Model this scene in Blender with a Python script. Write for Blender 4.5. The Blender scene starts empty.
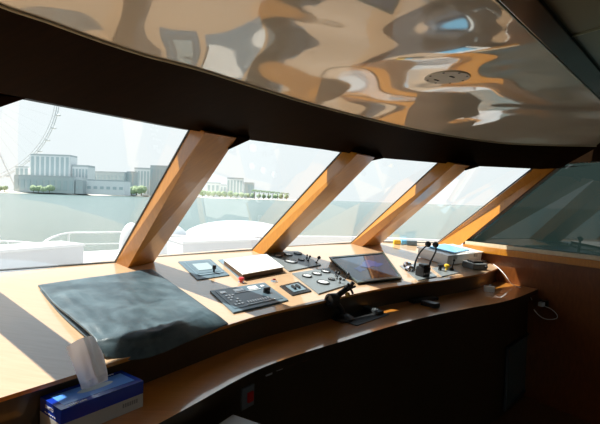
import bpy, bmesh, math, random
from mathutils import Vector, Matrix, noise
from mathutils.bvhtree import BVHTree
random.seed(7)
sc = bpy.context.scene
C = sc.collection
PI = math.pi
# ------------------------------------------------------------------ survey tools
ZC = 1.56; F = 430.0; PITCH = math.radians(1.70); ROLL = math.radians(1.95)
f0 = Vector((0, math.cos(PITCH), -math.sin(PITCH))); r0 = Vector((1, 0, 0)); u0 = r0.cross(f0)
RT = math.cos(ROLL)*r0 + math.sin(ROLL)*u0
UP = -math.sin(ROLL)*r0 + math.cos(ROLL)*u0
EYE = Vector((0, 0, ZC))
def ray(px, py): return (f0 + RT*((px-300)/F) - UP*((py-212)/F)).normalized()
def P(px, py, h):                      # a surveyed spot on the level plane h above eye height
    d = ray(px, py); return EYE + d*(h/d.z)
WA = Vector((2.17, 3.10, 0)); WB = Vector((1.58, 4.05, 0)); WD = (WA-WB).normalized(); WN = Vector((-WD.y, WD.x, 0))
if WN.dot(EYE-WA) < 0: WN = -WN
def W(px, py):                         # on the starboard wall
    d = ray(px, py); t = (WA-EYE).dot(WN)/d.dot(WN); return EYE + d*t
def at_depth(px, py, depth):
    d = ray(px, py); return EYE + d*(depth/d.y)
H_CEIL, H_WT, H_FAR, H_NEAR, H_LEDGE, H_FLOOR = .46, .31, -.405, -.54, -.66, -1.56
# ------------------------------------------------------------------ materials
def new_mat(name):
    m = bpy.data.materials.new(name); m.use_nodes = True
    nt = m.node_tree; b = nt.nodes['Principled BSDF']; return m, nt, b
def mat(name, col, rough=.5, metal=0, coat=0, bump=0, bscale=40, var=0, ior=1.5, spec=None, emit=None):
    m, nt, b = new_mat(name)
    b.inputs['Base Color'].default_value = (*col, 1); b.inputs['Roughness'].default_value = rough
    b.inputs['Metallic'].default_value = metal; b.inputs['Coat Weight'].default_value = coat
    b.inputs['Coat Roughness'].default_value = .04; b.inputs['IOR'].default_value = ior
    if emit: b.inputs['Emission Color'].default_value = (*emit[0], 1); b.inputs['Emission Strength'].default_value = emit[1]
    tc = nt.nodes.new('ShaderNodeTexCoord'); n = nt.nodes.new('ShaderNodeTexNoise')
    n.inputs['Scale'].default_value = bscale; n.inputs['Detail'].default_value = 4
    nt.links.new(tc.outputs['Object'], n.inputs['Vector'])
    if var:
        mx = nt.nodes.new('ShaderNodeMix'); mx.data_type = 'RGBA'
        mx.inputs['A'].default_value = (*[c*(1-var) for c in col], 1); mx.inputs['B'].default_value = (*[min(1, c*(1+var)) for c in col], 1)
        nt.links.new(n.outputs['Fac'], mx.inputs['Factor']); nt.links.new(mx.outputs['Result'], b.inputs['Base Color'])
    if bump:
        bp = nt.nodes.new('ShaderNodeBump'); bp.inputs['Strength'].default_value = bump; bp.inputs['Distance'].default_value = .01
        nt.links.new(n.outputs['Fac'], bp.inputs['Height']); nt.links.new(bp.outputs['Normal'], b.inputs['Normal'])
    return m
def wood(name, c1, c2, rough=.3, coat=.5, rot=0, scale=1.0, coat_ior=1.5, spec=.5):
    m, nt, b = new_mat(name)
    tc = nt.nodes.new('ShaderNodeTexCoord'); mp = nt.nodes.new('ShaderNodeMapping')
    mp.inputs['Rotation'].default_value = (0, 0, rot); mp.inputs['Scale'].default_value = (3*scale, 45*scale, 12*scale)
    n = nt.nodes.new('ShaderNodeTexNoise'); n.inputs['Scale'].default_value = 1.6; n.inputs['Detail'].default_value = 6; n.inputs['Roughness'].default_value = .6
    cr = nt.nodes.new('ShaderNodeValToRGB'); cr.color_ramp.elements[0].position = .3; cr.color_ramp.elements[1].position = .7
    cr.color_ramp.elements[0].color = (*c1, 1); cr.color_ramp.elements[1].color = (*c2, 1)
    L = nt.links.new; L(tc.outputs['Object'], mp.inputs['Vector']); L(mp.outputs['Vector'], n.inputs['Vector'])
    L(n.outputs['Fac'], cr.inputs['Fac']); L(cr.outputs['Color'], b.inputs['Base Color'])
    b.inputs['Roughness'].default_value = rough; b.inputs['Coat Weight'].default_value = coat; b.inputs['Coat Roughness'].default_value = .05
    b.inputs['Coat IOR'].default_value = coat_ior
    b.inputs['Specular IOR Level'].default_value = spec
    return m
def glass_mat(name, tint, refl=.08, rough=.0, ior=1.5):
    m = bpy.data.materials.new(name); m.use_nodes = True; nt = m.node_tree; nt.nodes.clear()
    o = nt.nodes.new('ShaderNodeOutputMaterial'); t = nt.nodes.new('ShaderNodeBsdfTransparent'); g = nt.nodes.new('ShaderNodeBsdfGlossy')
    geo = nt.nodes.new('ShaderNodeNewGeometry'); L = nt.links.new
    dot = nt.nodes.new('ShaderNodeVectorMath'); dot.operation = 'DOT_PRODUCT'; L(geo.outputs['Incoming'], dot.inputs[0]); L(geo.outputs['Normal'], dot.inputs[1])
    def mth(op, a_, b_=None):
        n_ = nt.nodes.new('ShaderNodeMath'); n_.operation = op
        for i_, v_ in enumerate((a_, b_)):
            if v_ is None: continue
            if isinstance(v_, (int, float)): n_.inputs[i_].default_value = v_
            else: L(v_, n_.inputs[i_])
        return n_.outputs[0]
    k_ = mth('POWER', mth('SUBTRACT', 1.0, mth('ABSOLUTE', dot.outputs['Value'])), 5.0)
    fac = mth('ADD', mth('MULTIPLY', k_, .85), refl)
    mx = nt.nodes.new('ShaderNodeMixShader'); t.inputs['Color'].default_value = (*tint, 1); g.inputs['Roughness'].default_value = rough; g.inputs['Color'].default_value = (1, 1, 1, 1)
    L(fac, mx.inputs['Fac']); L(t.outputs[0], mx.inputs[1]); L(g.outputs[0], mx.inputs[2]); L(mx.outputs[0], o.inputs['Surface'])
    return m
M = {}
M['dash'] = wood('honey veneer', (.53, .345, .20), (.60, .40, .245), .35, .9, .6, 1.6, 1.8)
M['ledge'] = wood('amber veneer', (.46, .17, .022), (.58, .23, .04), .3, 1.0, .5, 1.4, 2.1)
M['post'] = wood('golden varnished teak', (.42, .155, .010), (.52, .205, .016), .34, .18, 0, 1.0)
M['dark'] = wood('shade dark brown veneer', (.011, .0045, .0006), (.018, .007, .001), .6, .0, .4, 1.0, 1.3, .05)  # orange header wood in shade: its darkness is put into the colour
M['wall'] = wood('red brown panelling', (.13, .038, .008), (.19, .058, .012), .35, .4, 0, .8)
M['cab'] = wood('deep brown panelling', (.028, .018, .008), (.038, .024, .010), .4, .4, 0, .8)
M['floor'] = wood('brown floorboards', (.09, .04, .012), (.13, .06, .018), .35, .5, .5, .6)
M['black'] = mat('black plastic', (.012, .013, .015), .35, bump=.1, bscale=200)
M['rubber'] = mat('grey rubber gasket', (.07, .08, .085), .6)
M['slate'] = mat('blue grey panel', (.095, .145, .18), .35, var=.1, bscale=90)
M['slate2'] = mat('grey brushed panel', (.20, .225, .235), .35, metal=.2, var=.15, bscale=120)
M['slatelight'] = mat('pale blue bezel', (.16, .23, .28), .3)
M['white'] = mat('white paint', (.8, .8, .8), .4)
M['paper'] = mat('white board', (.82, .82, .80), .6)
M['pages'] = mat('brown leather edge', (.09, .05, .025), .6)
M['chrome'] = mat('polished steel', (.75, .76, .78), .12, metal=1)
M['red'] = mat('red plastic', (.65, .02, .02), .3, coat=.5)
M['gold'] = mat('brass', (.8, .5, .12), .3, metal=1)
M['yellow'] = mat('yellow plastic', (.8, .5, .03), .4)
M['blue'] = mat('deep blue card', (.006, .035, .38), .25, coat=.6, var=.2, bscale=6)
M['bluelight'] = mat('mid blue card', (.10, .30, .85), .28, coat=.4)  # top print's blue, brightened to paint in its reflection
M['card'] = mat('pale grey card', (.45, .46, .44), .6)
M['ink'] = mat('pale print', (.93, .95, .97), .3, coat=1)
M['greyink'] = mat('grey print', (.35, .34, .32), .6)
M['sky_paper'] = mat('light blue folder', (.16, .55, .88), .35, coat=.3)
M['greybox'] = mat('grey plastic', (.16, .18, .19), .4)
M['lightgrey'] = mat('light grey plastic', (.42, .44, .46), .45)
M['cream'] = wood('cream trim wood', (.60, .50, .33), (.68, .58, .40), .4, .3, 0, .8)
M['gel'] = mat('white gelcoat', (.60, .61, .62), .35, coat=.3)
M['gelshade'] = mat('shaded white gelcoat', (.52, .54, .56), .4)  # darker copy of the white gelcoat, shade painted on the locker sides
M['glass'] = glass_mat('clear window glass', (.93, .97, .96))
M['tint'] = glass_mat('smoked green film glass', (.03, .047, .041), refl=.05)
M['clearplastic'] = mat('frosted clear plastic', (.88, .92, .94), .25, coat=.4)
M['tissue'] = None
# tissue: translucent cloth-like
m, nt, b = new_mat('thin white tissue'); b.inputs['Base Color'].default_value = (.93, .94, .96, 1); b.inputs['Roughness'].default_value = .8
tr = nt.nodes.new('ShaderNodeBsdfTranslucent'); tr.inputs['Color'].default_value = (.92, .94, .97, 1); mx = nt.nodes.new('ShaderNodeMixShader'); mx.inputs['Fac'].default_value = .3
nt.links.new(b.outputs[0], mx.inputs[1]); nt.links.new(tr.outputs[0], mx.inputs[2]); nt.links.new(mx.outputs[0], nt.nodes['Material Output'].inputs['Surface']); M['tissue'] = m
# leather cover
m, nt, b = new_mat('slate blue leatherette'); tc = nt.nodes.new('ShaderNodeTexCoord'); n1 = nt.nodes.new('ShaderNodeTexNoise'); n1.inputs['Scale'].default_value = 7; n1.inputs['Detail'].default_value = 7; n1.inputs['Roughness'].default_value = .65; n1.inputs['Distortion'].default_value = .6
cr = nt.nodes.new('ShaderNodeValToRGB'); cr.color_ramp.elements[0].position = .38; cr.color_ramp.elements[0].color = (.026, .050, .064, 1); cr.color_ramp.elements[1].position = .72; cr.color_ramp.elements[1].color = (.095, .145, .170, 1)
n2 = nt.nodes.new('ShaderNodeTexVoronoi'); n2.inputs['Scale'].default_value = 260; bp = nt.nodes.new('ShaderNodeBump'); bp.inputs['Strength'].default_value = .25; bp.inputs['Distance'].default_value = .002
L = nt.links.new; L(tc.outputs['Object'], n1.inputs['Vector']); L(tc.outputs['Object'], n2.inputs['Vector']); L(n1.outputs['Fac'], cr.inputs['Fac']); L(cr.outputs['Color'], b.inputs['Base Color']); L(n2.outputs['Distance'], bp.inputs['Height']); L(bp.outputs['Normal'], b.inputs['Normal'])
b.inputs['Roughness'].default_value = .42; M['leather'] = m
# mirror-gloss headliner with a gentle ripple
m, nt, b = new_mat('rippled gloss headliner'); tc = nt.nodes.new('ShaderNodeTexCoord'); n1 = nt.nodes.new('ShaderNodeTexNoise'); n1.inputs['Scale'].default_value = 1.9; n1.inputs['Detail'].default_value = 0.0; n1.inputs['Distortion'].default_value = .5
bp = nt.nodes.new('ShaderNodeBump'); bp.inputs['Strength'].default_value = 1; bp.inputs['Distance'].default_value = .022
L = nt.links.new; L(tc.outputs['Object'], n1.inputs['Vector']); L(n1.outputs['Fac'], bp.inputs['Height']); L(bp.outputs['Normal'], b.inputs['Normal'])
b.inputs['Base Color'].default_value = (.60, .54, .44, 1); b.inputs['Roughness'].default_value = .03; b.inputs['IOR'].default_value = 1.95; b.inputs['Specular Tint'].default_value = (1, .96, .9, 1); M['headliner'] = m
M['headliner2'] = mat('dull grey green headliner', (.22, .23, .165), .15, ior=1.5)
M['screen'] = mat('dark display glass', (.030, .055, .090), .06, ior=1.6)  # blue of the reflected sky put into the base colour
M['panelscreen'] = mat('pale lcd', (.30, .38, .40), .25)
M['dial'] = mat('white dial', (.85, .87, .87), .3, coat=1)
M['doorglass'] = mat('dark teal glass', (.05, .085, .09), .15, ior=1.6)
# outdoors
m, nt, b = new_mat('pale green sea'); tc = nt.nodes.new('ShaderNodeTexCoord'); mp = nt.nodes.new('ShaderNodeMapping'); mp.inputs['Scale'].default_value = (.25, .9, 1)
n1 = nt.nodes.new('ShaderNodeTexNoise'); n1.inputs['Scale'].default_value = .8; n1.inputs['Detail'].default_value = 8; n1.inputs['Roughness'].default_value = .7
bp = nt.nodes.new('ShaderNodeBump'); bp.inputs['Strength'].default_value = .9; bp.inputs['Distance'].default_value = .9
L = nt.links.new; L(tc.outputs['Object'], mp.inputs['Vector']); L(mp.outputs['Vector'], n1.inputs['Vector']); L(n1.outputs['Fac'], bp.inputs['Height']); L(bp.outputs['Normal'], b.inputs['Normal'])
b.inputs['Base Color'].default_value = (.13, .185, .18, 1); b.inputs['Roughness'].default_value = .24; b.inputs['IOR'].default_value = 1.33; M['sea'] = m
M['sand'] = mat('pale sand', (.62, .57, .5), .9, var=.1, bscale=.05)
M['bwhite'] = mat('white render', (.74, .75, .75), .8)
M['bgrey'] = mat('haze paled blue grey facade', (.46, .51, .52), .6)  # facade, facade glass and roofing colours paled to paint in distance haze
M['bglass'] = mat('haze paled facade glass', (.40, .48, .50), .3)
M['roofgrey'] = mat('haze paled grey roofing', (.43, .47, .48), .7)
M['leaf'] = mat('haze paled foliage', (.30, .38, .22), .8, var=.25, bscale=.5)  # leaf green paled to imitate haze
M['trunk'] = mat('brown bark', (.2, .14, .09), .9)
M['wheel'] = mat('pale painted steel', (.55, .57, .58), .5)
# ------------------------------------------------------------------ mesh tools
def link(name, bm, m, parent=None, smooth=False, mods=None):
    bmesh.ops.recalc_face_normals(bm, faces=bm.faces)
    me = bpy.data.meshes.new(name); bm.to_mesh(me); bm.free()
    if isinstance(m, str): m = M[m]
    me.materials.append(m)
    if smooth:
        me.polygons.foreach_set('use_smooth', [True]*len(me.polygons))
        try: me.set_sharp_from_angle(angle=math.radians(38))
        except Exception: pass
    o = bpy.data.objects.new(name, me); C.objects.link(o)
    if parent:
        o.parent = parent
        o.matrix_parent_inverse = parent_world(parent).inverted()
    return o
def parent_world(o):
    mtx = Matrix.LocRotScale(o.location, o.rotation_euler, o.scale)
    if o.parent: mtx = parent_world(o.parent) @ o.matrix_parent_inverse @ mtx
    return mtx
def recenter(o):
    """put a single-mesh thing's origin at its own base"""
    vs = [v.co for v in o.data.vertices]
    c = Vector((sum(v.x for v in vs)/len(vs), sum(v.y for v in vs)/len(vs), min(v.z for v in vs)))
    o.data.transform(Matrix.Translation(-c)); o.location = c; return o
def thing(name, label, cat, loc, group=None):
    o = bpy.data.objects.new(name, None); C.objects.link(o); o.location = loc; o.empty_display_size = .05
    o['label'] = label; o['category'] = cat
    if group: o['group'] = group
    return o
def tag(o, label, cat, group=None, kind=None):
    o['label'] = label; o['category'] = cat
    if group: o['group'] = group
    if kind: o['kind'] = kind
    return o
def struct(name, bm, m, smooth=False, label=None, cat=None):
    o = link(name, bm, m, None, smooth); o['kind'] = 'structure'
    if label: o['label'] = label
    if cat: o['category'] = cat
    return o
def add_hull8(bm, a, b):
    """prism between two loops of equal count"""
    va = [bm.verts.new(p) for p in a]; vb = [bm.verts.new(p) for p in b]; n = len(a)
    bm.faces.new(va); bm.faces.new(vb[::-1])
    for i in range(n): bm.faces.new((va[i], vb[i], vb[(i+1) % n], va[(i+1) % n]))
    return va+vb
def prism(a, b, bev=0, seg=2):
    bm = bmesh.new(); add_hull8(bm, a, b)
    if bev: bmesh.ops.bevel(bm, geom=bm.edges[:], offset=bev, segments=seg, affect='EDGES', profile=.7, clamp_overlap=True)
    return bm
def frame_of(n, hint=Vector((1, 0, 0))):
    n = n.normalized(); x = (hint - n*hint.dot(n)).normalized(); y = n.cross(x); return x, y, n
def add_box(bm, c, sx, sy, sz, ax=None, bev=0):
    x, y, z = ax or (Vector((1, 0, 0)), Vector((0, 1, 0)), Vector((0, 0, 1)))
    t = bmesh.new()
    lo = [c + x*a*sx/2 + y*b2*sy/2 for a, b2 in ((-1, -1), (1, -1), (1, 1), (-1, 1))]
    add_hull8(t, lo, [p + z*sz for p in lo])
    if bev: bmesh.ops.bevel(t, geom=t.edges[:], offset=bev, segments=2, affect='EDGES', profile=.7, clamp_overlap=True)
    me = bpy.data.meshes.new('t'); t.to_mesh(me); t.free(); bm.from_mesh(me); bpy.data.meshes.remove(me)
def add_lathe(bm, c, n, prof, seg=24, hint=Vector((1, 0, 0))):
    """prof: list of (r, z) along axis n from c"""
    x, y, z = frame_of(n, hint); rings = []
    for r, h in prof:
        rings.append([bm.verts.new(c + z*h + (x*math.cos(2*PI*i/seg) + y*math.sin(2*PI*i/seg))*max(r, 1e-5)) for i in range(seg)])
    for a, b2 in zip(rings, rings[1:]):
        for i in range(seg): bm.faces.new((a[i], a[(i+1) % seg], b2[(i+1) % seg], b2[i]))
    bm.faces.new(rings[0][::-1]); bm.faces.new(rings[-1])
def lathe(c, n, prof, seg=24, hint=Vector((1, 0, 0))):
    bm = bmesh.new(); add_lathe(bm, c, n, prof, seg, hint); return bm
def catmull(pts, k=8):
    out = []; p = [pts[0]]+list(pts)+[pts[-1]]
    for i in range(1, len(p)-2):
        for j in range(k):
            t = j/k; a, b2, c, d = p[i-1], p[i], p[i+1], p[i+2]
            out.append(.5*((2*b2)+(c-a)*t+(2*a-5*b2+4*c-d)*t*t+(3*b2-a-3*c+d)*t**3))
    out.append(pts[-1]); return out
def add_tube(bm, pts, r, seg=8, closed=False):
    n = len(pts); rings = []; prev = None
    for i, p in enumerate(pts):
        if closed: t = (pts[(i+1) % n]-pts[i-1])
        else: t = pts[min(i+1, n-1)]-pts[max(i-1, 0)]
        t.normalize()
        if prev is None: prev = t.orthogonal()
        x = (prev - t*prev.dot(t)); x = x.normalized() if x.length > 1e-6 else t.orthogonal().normalized(); prev = x; y = t.cross(x)
        rr = r[i] if isinstance(r, (list, tuple)) else r
        rings.append([bm.verts.new(p+(x*math.cos(2*PI*k/seg)+y*math.sin(2*PI*k/seg))*rr) for k in range(seg)])
    m2 = n if closed else n-1
    for i in range(m2):
        a, b2 = rings[i], rings[(i+1) % n]
        for k in range(seg): bm.faces.new((a[k], a[(k+1) % seg], b2[(k+1) % seg], b2[k]))
    if not closed: bm.faces.new(rings[0][::-1]); bm.faces.new(rings[-1])
def tube(pts, r, seg=8, closed=False):
    bm = bmesh.new(); add_tube(bm, pts, r, seg, closed); return bm
def add_ball(bm, c, r, seg=14):
    bmesh.ops.create_uvsphere(bm, u_segments=seg, v_segments=seg//2+2, radius=r, matrix=Matrix.Translation(c))
def polyline(pts, n):
    """resample to n points by arc length"""
    L = [0]
    for a, b2 in zip(pts, pts[1:]): L.append(L[-1]+(b2-a).length)
    out = []; j = 0
    for i in range(n):
        s = L[-1]*i/(n-1)
        while j < len(pts)-2 and L[j+1] < s: j += 1
        t = (s-L[j])/max(1e-9, L[j+1]-L[j]); out.append(pts[j].lerp(pts[j+1], min(1, max(0, t))))
    return out
def strip(A, B, bm=None):
    bm = bm or bmesh.new(); va = [bm.verts.new(p) for p in A]; vb = [bm.verts.new(p) for p in B]
    for i in range(len(A)-1): bm.faces.new((va[i], va[i+1], vb[i+1], vb[i]))
    return bm
Z = Vector((0, 0, 1))
def dz(v, d): return v + Vector((0, 0, d))
# ------------------------------------------------------------------ console (dash, riser, ledge, cabinet)
near_px = [(0, 398), (55, 381), (111, 363), (170, 344), (228, 325), (265, 314), (310, 304), (349, 295), (396, 286), (450, 279), (484, 273)]
N = [P(*p, H_NEAR) for p in near_px]
dN = (N[0]-N[1]).normalized()
nb = P(503, 266, H_NEAR)
N = [N[0]+Vector((-.52, -1.05, 0)), N[0]+Vector((-.26, -.42, 0))]+N+[Vector((nb.x, nb.y, nb.z))]
far_px = [(60, 271), (115, 263), (157, 258), (255, 250), (290, 248), (352, 243), (385, 241.5), (437, 242.5)]
FF = [P(*p, H_FAR) for p in far_px]
FF = [Vector((-2.12, .15, ZC+H_FAR)), Vector((-1.72, 1.45, ZC+H_FAR))]+FF
cw = W(465.5, 241); FF.append(Vector((cw.x, cw.y, ZC+H_FAR)))
def out_push(pts, d):
    o = []
    for i, p in enumerate(pts):
        t = (pts[min(i+1, len(pts)-1)]-pts[max(i-1, 0)]); nn = Vector((-t.y, t.x, 0)).normalized(); o.append(p+nn*d)
    return o
NS = 64
Nc = polyline(catmull(N, 6), NS)
Fc = polyline(catmull(FF, 6), NS)
Fo = out_push(Fc, .12)
# match parameters so that rulings run roughly square to the edge
rows = 10
bm = bmesh.new(); grid = []
for j in range(rows+1):
    t = j/rows; grid.append([bm.verts.new(Nc[i].lerp(Fc[i], t)) for i in range(NS)])
grid.append([bm.verts.new(p) for p in Fo])
for a, b2 in zip(grid, grid[1:]):
    for i in range(NS-1): bm.faces.new((a[i], a[i+1], b2[i+1], b2[i]))
bmesh.ops.recalc_face_normals(bm, faces=bm.faces)
BV = BVHTree.FromBMesh(bm)
def D(px, py, off=0.0):
    d = ray(px, py); o = EYE - Vector((0, 0, off)); r = BV.ray_cast(o, d)
    if r[0] is None: p = P(px, py, -.47+off); return p
    return r[0] + Vector((0, 0, off))
def DN(px, py):
    r = BV.ray_cast(EYE, ray(px, py)); n = r[1] if r[0] is not None else Vector((0, 0, 1))
    return n if n.z > 0 else -n
console = struct('trim_1', bm, 'dash', True, 'honey veneer dashboard top curving under the windscreen', 'dashboard')
# front lip of the dash + riser down to ledge
LIPH = .012
Nb = [dz(p, -LIPH) for p in Nc]
Nin = [dz(p, 0) for p in out_push(Nb, .02)]
Rb = [Vector((p.x, p.y, ZC+H_LEDGE)) for p in Nin]
struct('trim_2', strip(Nc, Nb), 'ledge', True, 'thin wooden lip along the front of the dashboard', 'edge trim')
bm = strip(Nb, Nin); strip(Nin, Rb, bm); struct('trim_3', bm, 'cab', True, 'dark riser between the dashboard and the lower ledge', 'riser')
led_px = [(158, 424), (200, 401), (230, 384), (263, 367.5), (300, 354), (340, 342), (385, 328), (430, 316), (470, 308), (510, 300), (538, 289)]
LE = [P(*p, H_LEDGE) for p in led_px]
lend = P(545, 284, H_LEDGE); LE.append(lend)
d0 = (LE[0]-LE[1])
LE = [LE[0]+d0.normalized()*.45+Vector((-.1, -.25, 0)), LE[0]+d0.normalized()*.22]+LE
Lc = polyline(catmull(LE, 6), NS)
LT = .035
Lb = [dz(p, -LT) for p in Lc]
# back line of ledge = riser foot, pushed a little in
Rback = out_push(Rb, .03)
Rback[-1] = lend + (Rb[-1]-lend)*1.0
bm = bmesh.new(); strip(Lc, Rback, bm); bmesh.ops.recalc_face_normals(bm, faces=bm.faces)
struct('trim_4', bm, 'ledge', True, 'amber varnished ledge running below the dashboard', 'ledge')
bm = strip(Lc, Lb); Lin = out_push(Lb, .07); strip(Lb, Lin, bm)
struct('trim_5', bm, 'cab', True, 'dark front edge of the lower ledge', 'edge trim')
# cabinet face down to the floor
Cf = [Vector((p.x, p.y, ZC+H_FLOOR)) for p in Lin]
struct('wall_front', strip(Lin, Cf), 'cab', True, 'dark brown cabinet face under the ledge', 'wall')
def CABP(px, py):
    best = None
    d = ray(px, py)
    for i in range(len(Lin)-1):
        a, b2 = Lin[i], Lin[i+1]; t = (b2-a); n = Vector((t.y, -t.x, 0)).normalized()
        den = d.dot(n)
        if abs(den) < 1e-6: continue
        s = (a-EYE).dot(n)/den; q = EYE+d*s; u = (q-a).dot(t)/t.length_squared
        if s > 0 and -.01 <= u <= 1.01 and (best is None or s < best[2]): best = (q, n if n.dot(EYE-q) > 0 else -n, s)
    return best
# ------------------------------------------------------------------ windscreen
# each post: (foot L, foot M, foot R), (top L, top M, top R)
posts_px = [(((115, 262.6), (131, 262), (156.5, 258)), ((190, 130), (205, 132.5), (236.5, 138))),
            (((252, 250.2), (267, 250.3), (286, 248)), ((342, 152), (357, 154), (375, 157.5))),
            (((351, 243.2), (366, 243), (383, 241.5)), ((438.5, 163), (455, 164.3), (470, 165.7)))]
posts = []
ft0 = (Vector((-1.57, 1.86, ZC+H_FAR)), Vector((-1.46, 1.80, ZC+H_FAR)), Vector((-1.47, 1.96, ZC+H_FAR)))
tp0 = (Vector((-1.13, 1.32, ZC+H_WT)), Vector((-1.04, 1.26, ZC+H_WT)), Vector((-1.04, 1.42, ZC+H_WT)))
ftm = (Vector((-2.15, .05, ZC+H_FAR)), Vector((-2.05, .02, ZC+H_FAR)), Vector((-2.10, .25, ZC+H_FAR)))
tpm = (Vector((-1.50, .0, ZC+H_WT)), Vector((-1.40, -.02, ZC+H_WT)), Vector((-1.45, .18, ZC+H_WT)))
posts.append((ftm, tpm)); posts.append((ft0, tp0))
for a, b2 in posts_px:
    def nearer(p, k): return EYE+(p-EYE)*(1-k/p.y)
    fa = [P(*q, H_FAR) for q in a]; tb = [P(*q, H_WT) for q in b2]
    posts.append(((fa[0], nearer(fa[1], .055*fa[1].y), nearer(fa[2], .045*fa[2].y)), (tb[0], nearer(tb[1], .085*tb[1].y), nearer(tb[2], .075*tb[2].y))))
# corner post
Lf = W(438, 243.5); Lf = P(438, 243.5, H_FAR); Lt = P(534, 168.8, H_WT)
Rf = W(466, 241); Rt = W(560, 164.5)
Mf = P(452, 246, H_FAR); Mt = P(541, 169.3, H_WT+.0)
def prism_post(ft, tp, k, thick=1.0):
    L0, M0, R0 = ft; L1, M1, R1 = tp
    O0 = L0+(R0-M0)*thick; O1 = L1+(R1-M1)*thick
    return [L0, M0, R0, O0], [L1, M1, R1, O1]
outer = []
for k, (ft, tp) in enumerate(posts):
    a, b2 = prism_post(ft, tp, k)
    outer.append((a, b2))
    ext = .04
    a2 = [p+(p-q)*.07 for p, q in zip(a, b2)]; b3 = [q+(q-p)*(.03 if i_ in (0, 3) else 0) for i_, (p, q) in enumerate(zip(a, b2))]
    o = struct('trim_%d' % (6+k), prism(a2, b3), 'post', label=['sloping varnished wooden windscreen post out of view at far port side', 'sloping varnished wooden windscreen post beside the leftmost window', 'widest wooden windscreen post, right of the window with the ferris wheel', 'wooden windscreen post in the middle, above the gauge panels', 'narrow wooden windscreen post behind the dark display'][k], cat='window post')
corner_a = [Lf, Rf-WD*.0+WN*.012, Rf+Vector((.02, .10, 0)), Lf+Vector((.02, .10, 0))]; corner_b = [Lt, Rt+WN*.012, Rt+Vector((.02, .10, 0)), Lt+Vector((.02, .10, 0))]
a2 = [p+(p-q)*.06 for p, q in zip(corner_a, corner_b)]; b3 = [q+(q-p)*.10 for p, q in zip(corner_a, corner_b)]
struct('trim_11', prism(a2, b3), 'post', label='bright orange corner post between windscreen and side window', cat='window post')
outer.append(([Lf, Mf, Rf, Rf], [Lt, Mt, Rt, Rt]))
# panes: from O of post k to L of post k+1
for k in range(5):
    a, b2 = outer[k], outer[k+1]
    q = [a[0][3], b2[0][0], b2[1][0], a[1][3]]
    if k == 4: q[1] = Lf+Vector((.0, .03, 0)); q[2] = Lt+Vector((0, .03, 0))
    # shift slightly outward, extend under the frame
    q2 = [p.copy() for p in q]
    dn = (q[0]-q[3])*.05; q2[0] += dn; q2[1] += (q[1]-q[2])*.05; q2[2] -= (q[1]-q[2])*.05; q2[3] -= dn
    bm = bmesh.new(); bm.faces.new([bm.verts.new(p) for p in q2])
    w = struct('window_%d' % (k+1), bm, 'glass', label=['clear windscreen pane at far port side', 'clear windscreen pane with ferris wheel and hotel beyond', 'clear windscreen pane above the white flat box', 'clear windscreen pane behind the dark display', 'clear windscreen pane beside the corner post'][k], cat='window')
    gpts = [q[0], q[1], q[2]]
    gp = []
    for i in range(2):
        gp += [gpts[i].lerp(gpts[i+1], t/8) for t in range(8)]
    gp.append(gpts[2])
    gp = [p + Vector((0, 0, .004)) for p in gp]
    # round the lower corner
    link('gasket', tube(gp, .006, 6), 'rubber', w)
# header (soffit) between window tops and ceiling
hl_px = [(-20, 96.5), (25, 98.3), (190, 130), (205, 132.5), (238, 138), (250, 140), (342, 152), (375, 157.3), (384, 158.3), (438.5, 163), (470, 165.7), (480, 166.3), (534, 168.8), (541, 169.3)]
HLp = [P(*p, H_WT) for p in hl_px]
HL = [Vector((-1.45, -.15, ZC+H_WT)), Vector((-1.36, .25, ZC+H_WT)), Vector((-1.12, 1.05, ZC+H_WT))]+HLp[1:]
HL.append(Vector((Rt.x, Rt.y, ZC+H_WT)))
HL = [p for p in HL]
ce_px = [(0, 4.5), (50, 21.5), (100, 40), (150, 56), (200, 69), (260, 88), (320, 106), (400, 126), (450, 135.5), (500, 142.5), (545, 144.8)]
CE = [P(*p, H_CEIL) for p in ce_px]
cwall = W(600, 146); CE.append(Vector((WA.x, WA.y, ZC+H_CEIL)) + WD*((cwall-WA).dot(WD)))
CE = [Vector((-1.22, -.30, ZC+H_CEIL)), Vector((-1.08, .25, ZC+H_CEIL)), Vector((-.95, .7, ZC+H_CEIL))]+CE
CEc = polyline(catmull(CE, 6), NS)
HLc0 = polyline(HL, NS)
HLc = [EYE+(p-EYE)*(1-min(.16, .1+.03*max(0, p.y))/max(.6, p.length)) if p.y > .9 else p for p in HLc0]
bm = strip(CEc, HLc)
HLo = []
for i_, p in enumerate(HLc0):
    q_ = out_push(HLc0, 1.0)[i_]-p; k_ = .18+.22*max(0, min(1, (p.x-.3)/1.2)); HLo.append(p+q_*k_+Z*(.01+.10*k_))  # unseen overhang added to block sun, widest to starboard
strip(HLc, HLc0, bm); strip(HLc0, HLo, bm)
# gussets rounding the upper-left corner of each pane
for (g_px, k) in (([(-14, 95), (27, 98), (-5, 109)], 1), ([(226, 132), (250, 139.8), (228, 150)], 2), ([(366, 152), (384, 158.2), (371, 161)], 3), ([(462, 162), (480, 166.3), (465.5, 170.5)], 4)):
    dd_ = posts[k][1][2].y + .02
    g = [at_depth(x, y, dd_) for x, y in g_px]
    ofs = Vector((-.02, .10, .06))
    add_hull8(bm, g, [p+ofs for p in g])
struct('wall_header', bm, 'dark', True, 'header between windscreen and ceiling, its wood coloured dark for shade', 'wall')
# header's outer strip is an unseen overhang added to cut the sun
# bright edge line along ceiling
struct('trim_12', tube([dz(p, -.004) for p in CEc], .004, 6), M['cream'], True, 'thin pale edging along the front of the ceiling', 'edge trim')
# ------------------------------------------------------------------ ceiling
RISE = .06
q0 = P(503, 0, H_CEIL+RISE); q1 = P(600, 96, H_CEIL+RISE); qd = (q1-q0).normalized()
s1 = q0 + qd*3.0
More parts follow.
